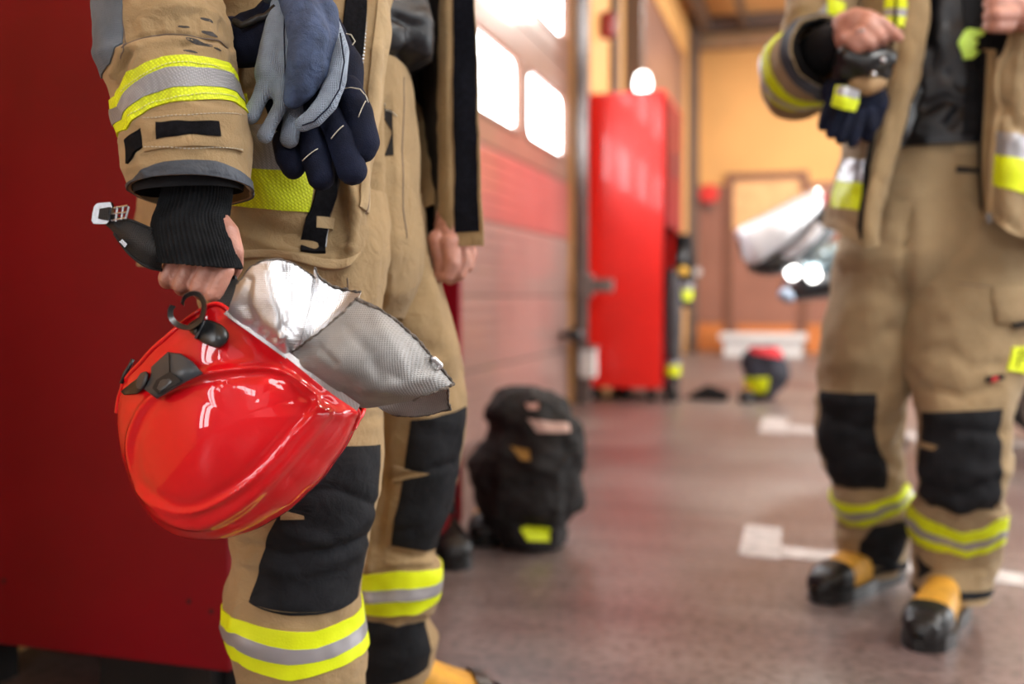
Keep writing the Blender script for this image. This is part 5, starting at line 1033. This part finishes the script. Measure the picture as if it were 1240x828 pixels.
def fband(v0, v1, m, off):
    u = np.arange(fa.nu)/fa.nu; U = np.repeat(u[None], 6, 0); Vv = np.linspace(v0, v1, 6)[:, None]+0*u; slab(fa.at(U, Vv, off), fa.at(U, Vv, -.001), True).build('reflective_band', m, j2, True)
fband(.36, .46, YELP, .004); fband(.46, .54, SILP, .0045); fband(.54, .64, YELP, .004)
fa.patch('velcro_strap', VEL, j2, [(962, 72), (968, 80)], [(984, 92), (988, 86)], 10, 14, .007)
lin = Surf(spine_tube([(990, 70, 2.22, .074, .072), (1001, 61, 2.185, .074, .072)]), True, 60, 12); lin.mesh('cuff_lining', BLK, j2, .002)
kw = Surf(spine_tube([(975, 80, 2.30, .05, .05), (1000, 60, 2.2, .050, .046), (1016, 50, 2.15, .042, .038), (1026, 44, 2.12, .036, .034)]), True, 90, 60, .003, (9, 9, 9), 4); kw.mesh('knit_wristlet', BLK, pb, .002)
la = Surf(spine_tube([(1268, -195, 2.47, .10, .09), (1320, -60, 2.42, .09, .09), (1345, 60, 2.34, .085, .08), (1320, 60, 2.24, .085, .08), (1290, 45, 2.19, .08, .075)]), True, 60, 70, .008, (8, 8, 12), 61); la.mesh('sleeve', TO, j2, .004)
k2 = Surf(spine_tube([(1310, 50, 2.22, .05, .05), (1280, 36, 2.18, .045, .042), (1256, 26, 2.16, .038, .036)]), True, 60, 40, .003, (9, 9, 9), 4); k2.mesh('knit_wristlet', BLK, pb, .002)
path_tube('ring', [P(1042+5*math.cos(a), 40+4*math.sin(a), 2.058+.01*math.sin(a)) for a in np.linspace(0, 2*PI, 16)], .002, CHR, pb)
# gear held at the hip
t = thing('radio_microphone', 'black speaker microphone under the standing firefighter bent hand', 'radio', tuple(P(1050, 95, 2.12)))
blob('body', [ch((1028, 68, 2.10, .028), (1050, 76, 2.09, .030), (1072, 70, 2.10, .026)), ch((1024, 84, 2.12, .03), (1064, 86, 2.12, .03))], .006, PLAS, t, 2)
for x, y in ((1069, 73), (1057, 90)): blob('button', [ch((x, y, 2.06, .0075))], .002, CHR, t, 1)
t = thing('leather_pouch', 'rounded tan pouch hanging below the black microphone', 'pouch', tuple(P(1048, 112, 2.13)))
blob('pouch_body', [ch((1038, 100, 2.12, .022), (1050, 103, 2.115, .024), (1062, 99, 2.12, .022)), ch((1038, 92, 2.13, .018), (1062, 90, 2.13, .018))], .005, mat('light_leather', (.40, .25, .12), .7, var=.2, vs=20), t, 3)
t = thing('fire_gloves', 'black fire gloves with yellow patch hanging by the open jacket', 'gloves', tuple(P(1030, 180, 2.15)))
blob('glove_body', [ch((1012, 115, 2.17, .035), (1035, 120, 2.16, .045), (1055, 125, 2.16, .04)), ch((1050, 100, 2.17, .035), (1052, 145, 2.17, .034)), ch((1018, 135, 2.17, .035), (1032, 150, 2.17, .03))], .008, NAVY, t, 3, lambda p: .005*noise3(p, 20, 2))
for k, c in enumerate((((1008, 125, 2.15, .019), (1000, 143, 2.14, .016), (997, 152, 2.14, .014)), ((1016, 130, 2.14, .018), (1009, 150, 2.13, .016), (1007, 161, 2.13, .014)), ((1028, 135, 2.14, .019), (1021, 156, 2.13, .016), (1018, 168, 2.13, .014)), ((1040, 140, 2.14, .02), (1035, 160, 2.13, .017), (1032, 172, 2.13, .014)), ((1052, 138, 2.14, .02), (1054, 155, 2.13, .017), (1050, 165, 2.14, .014)))):
    blob('finger', [ch(*c)], .005, NAVY, t, 2)
gs = Surf(sheet([[(1012, 103, 2.10), (1024, 104, 2.09), (1041, 110, 2.10)], [(1009, 117, 2.095), (1022, 120, 2.085), (1040, 124, 2.10)], [(1006, 128, 2.10), (1020, 132, 2.09), (1036, 135, 2.10)]]), False, 20, 20); gs.mesh('reflective_patch', YELP, t, .004)
gs.patch('silver_strip', SILP, t, [(1014, 104), (1012, 114)], [(1040, 110), (1039, 120)], 6, 8, .002)
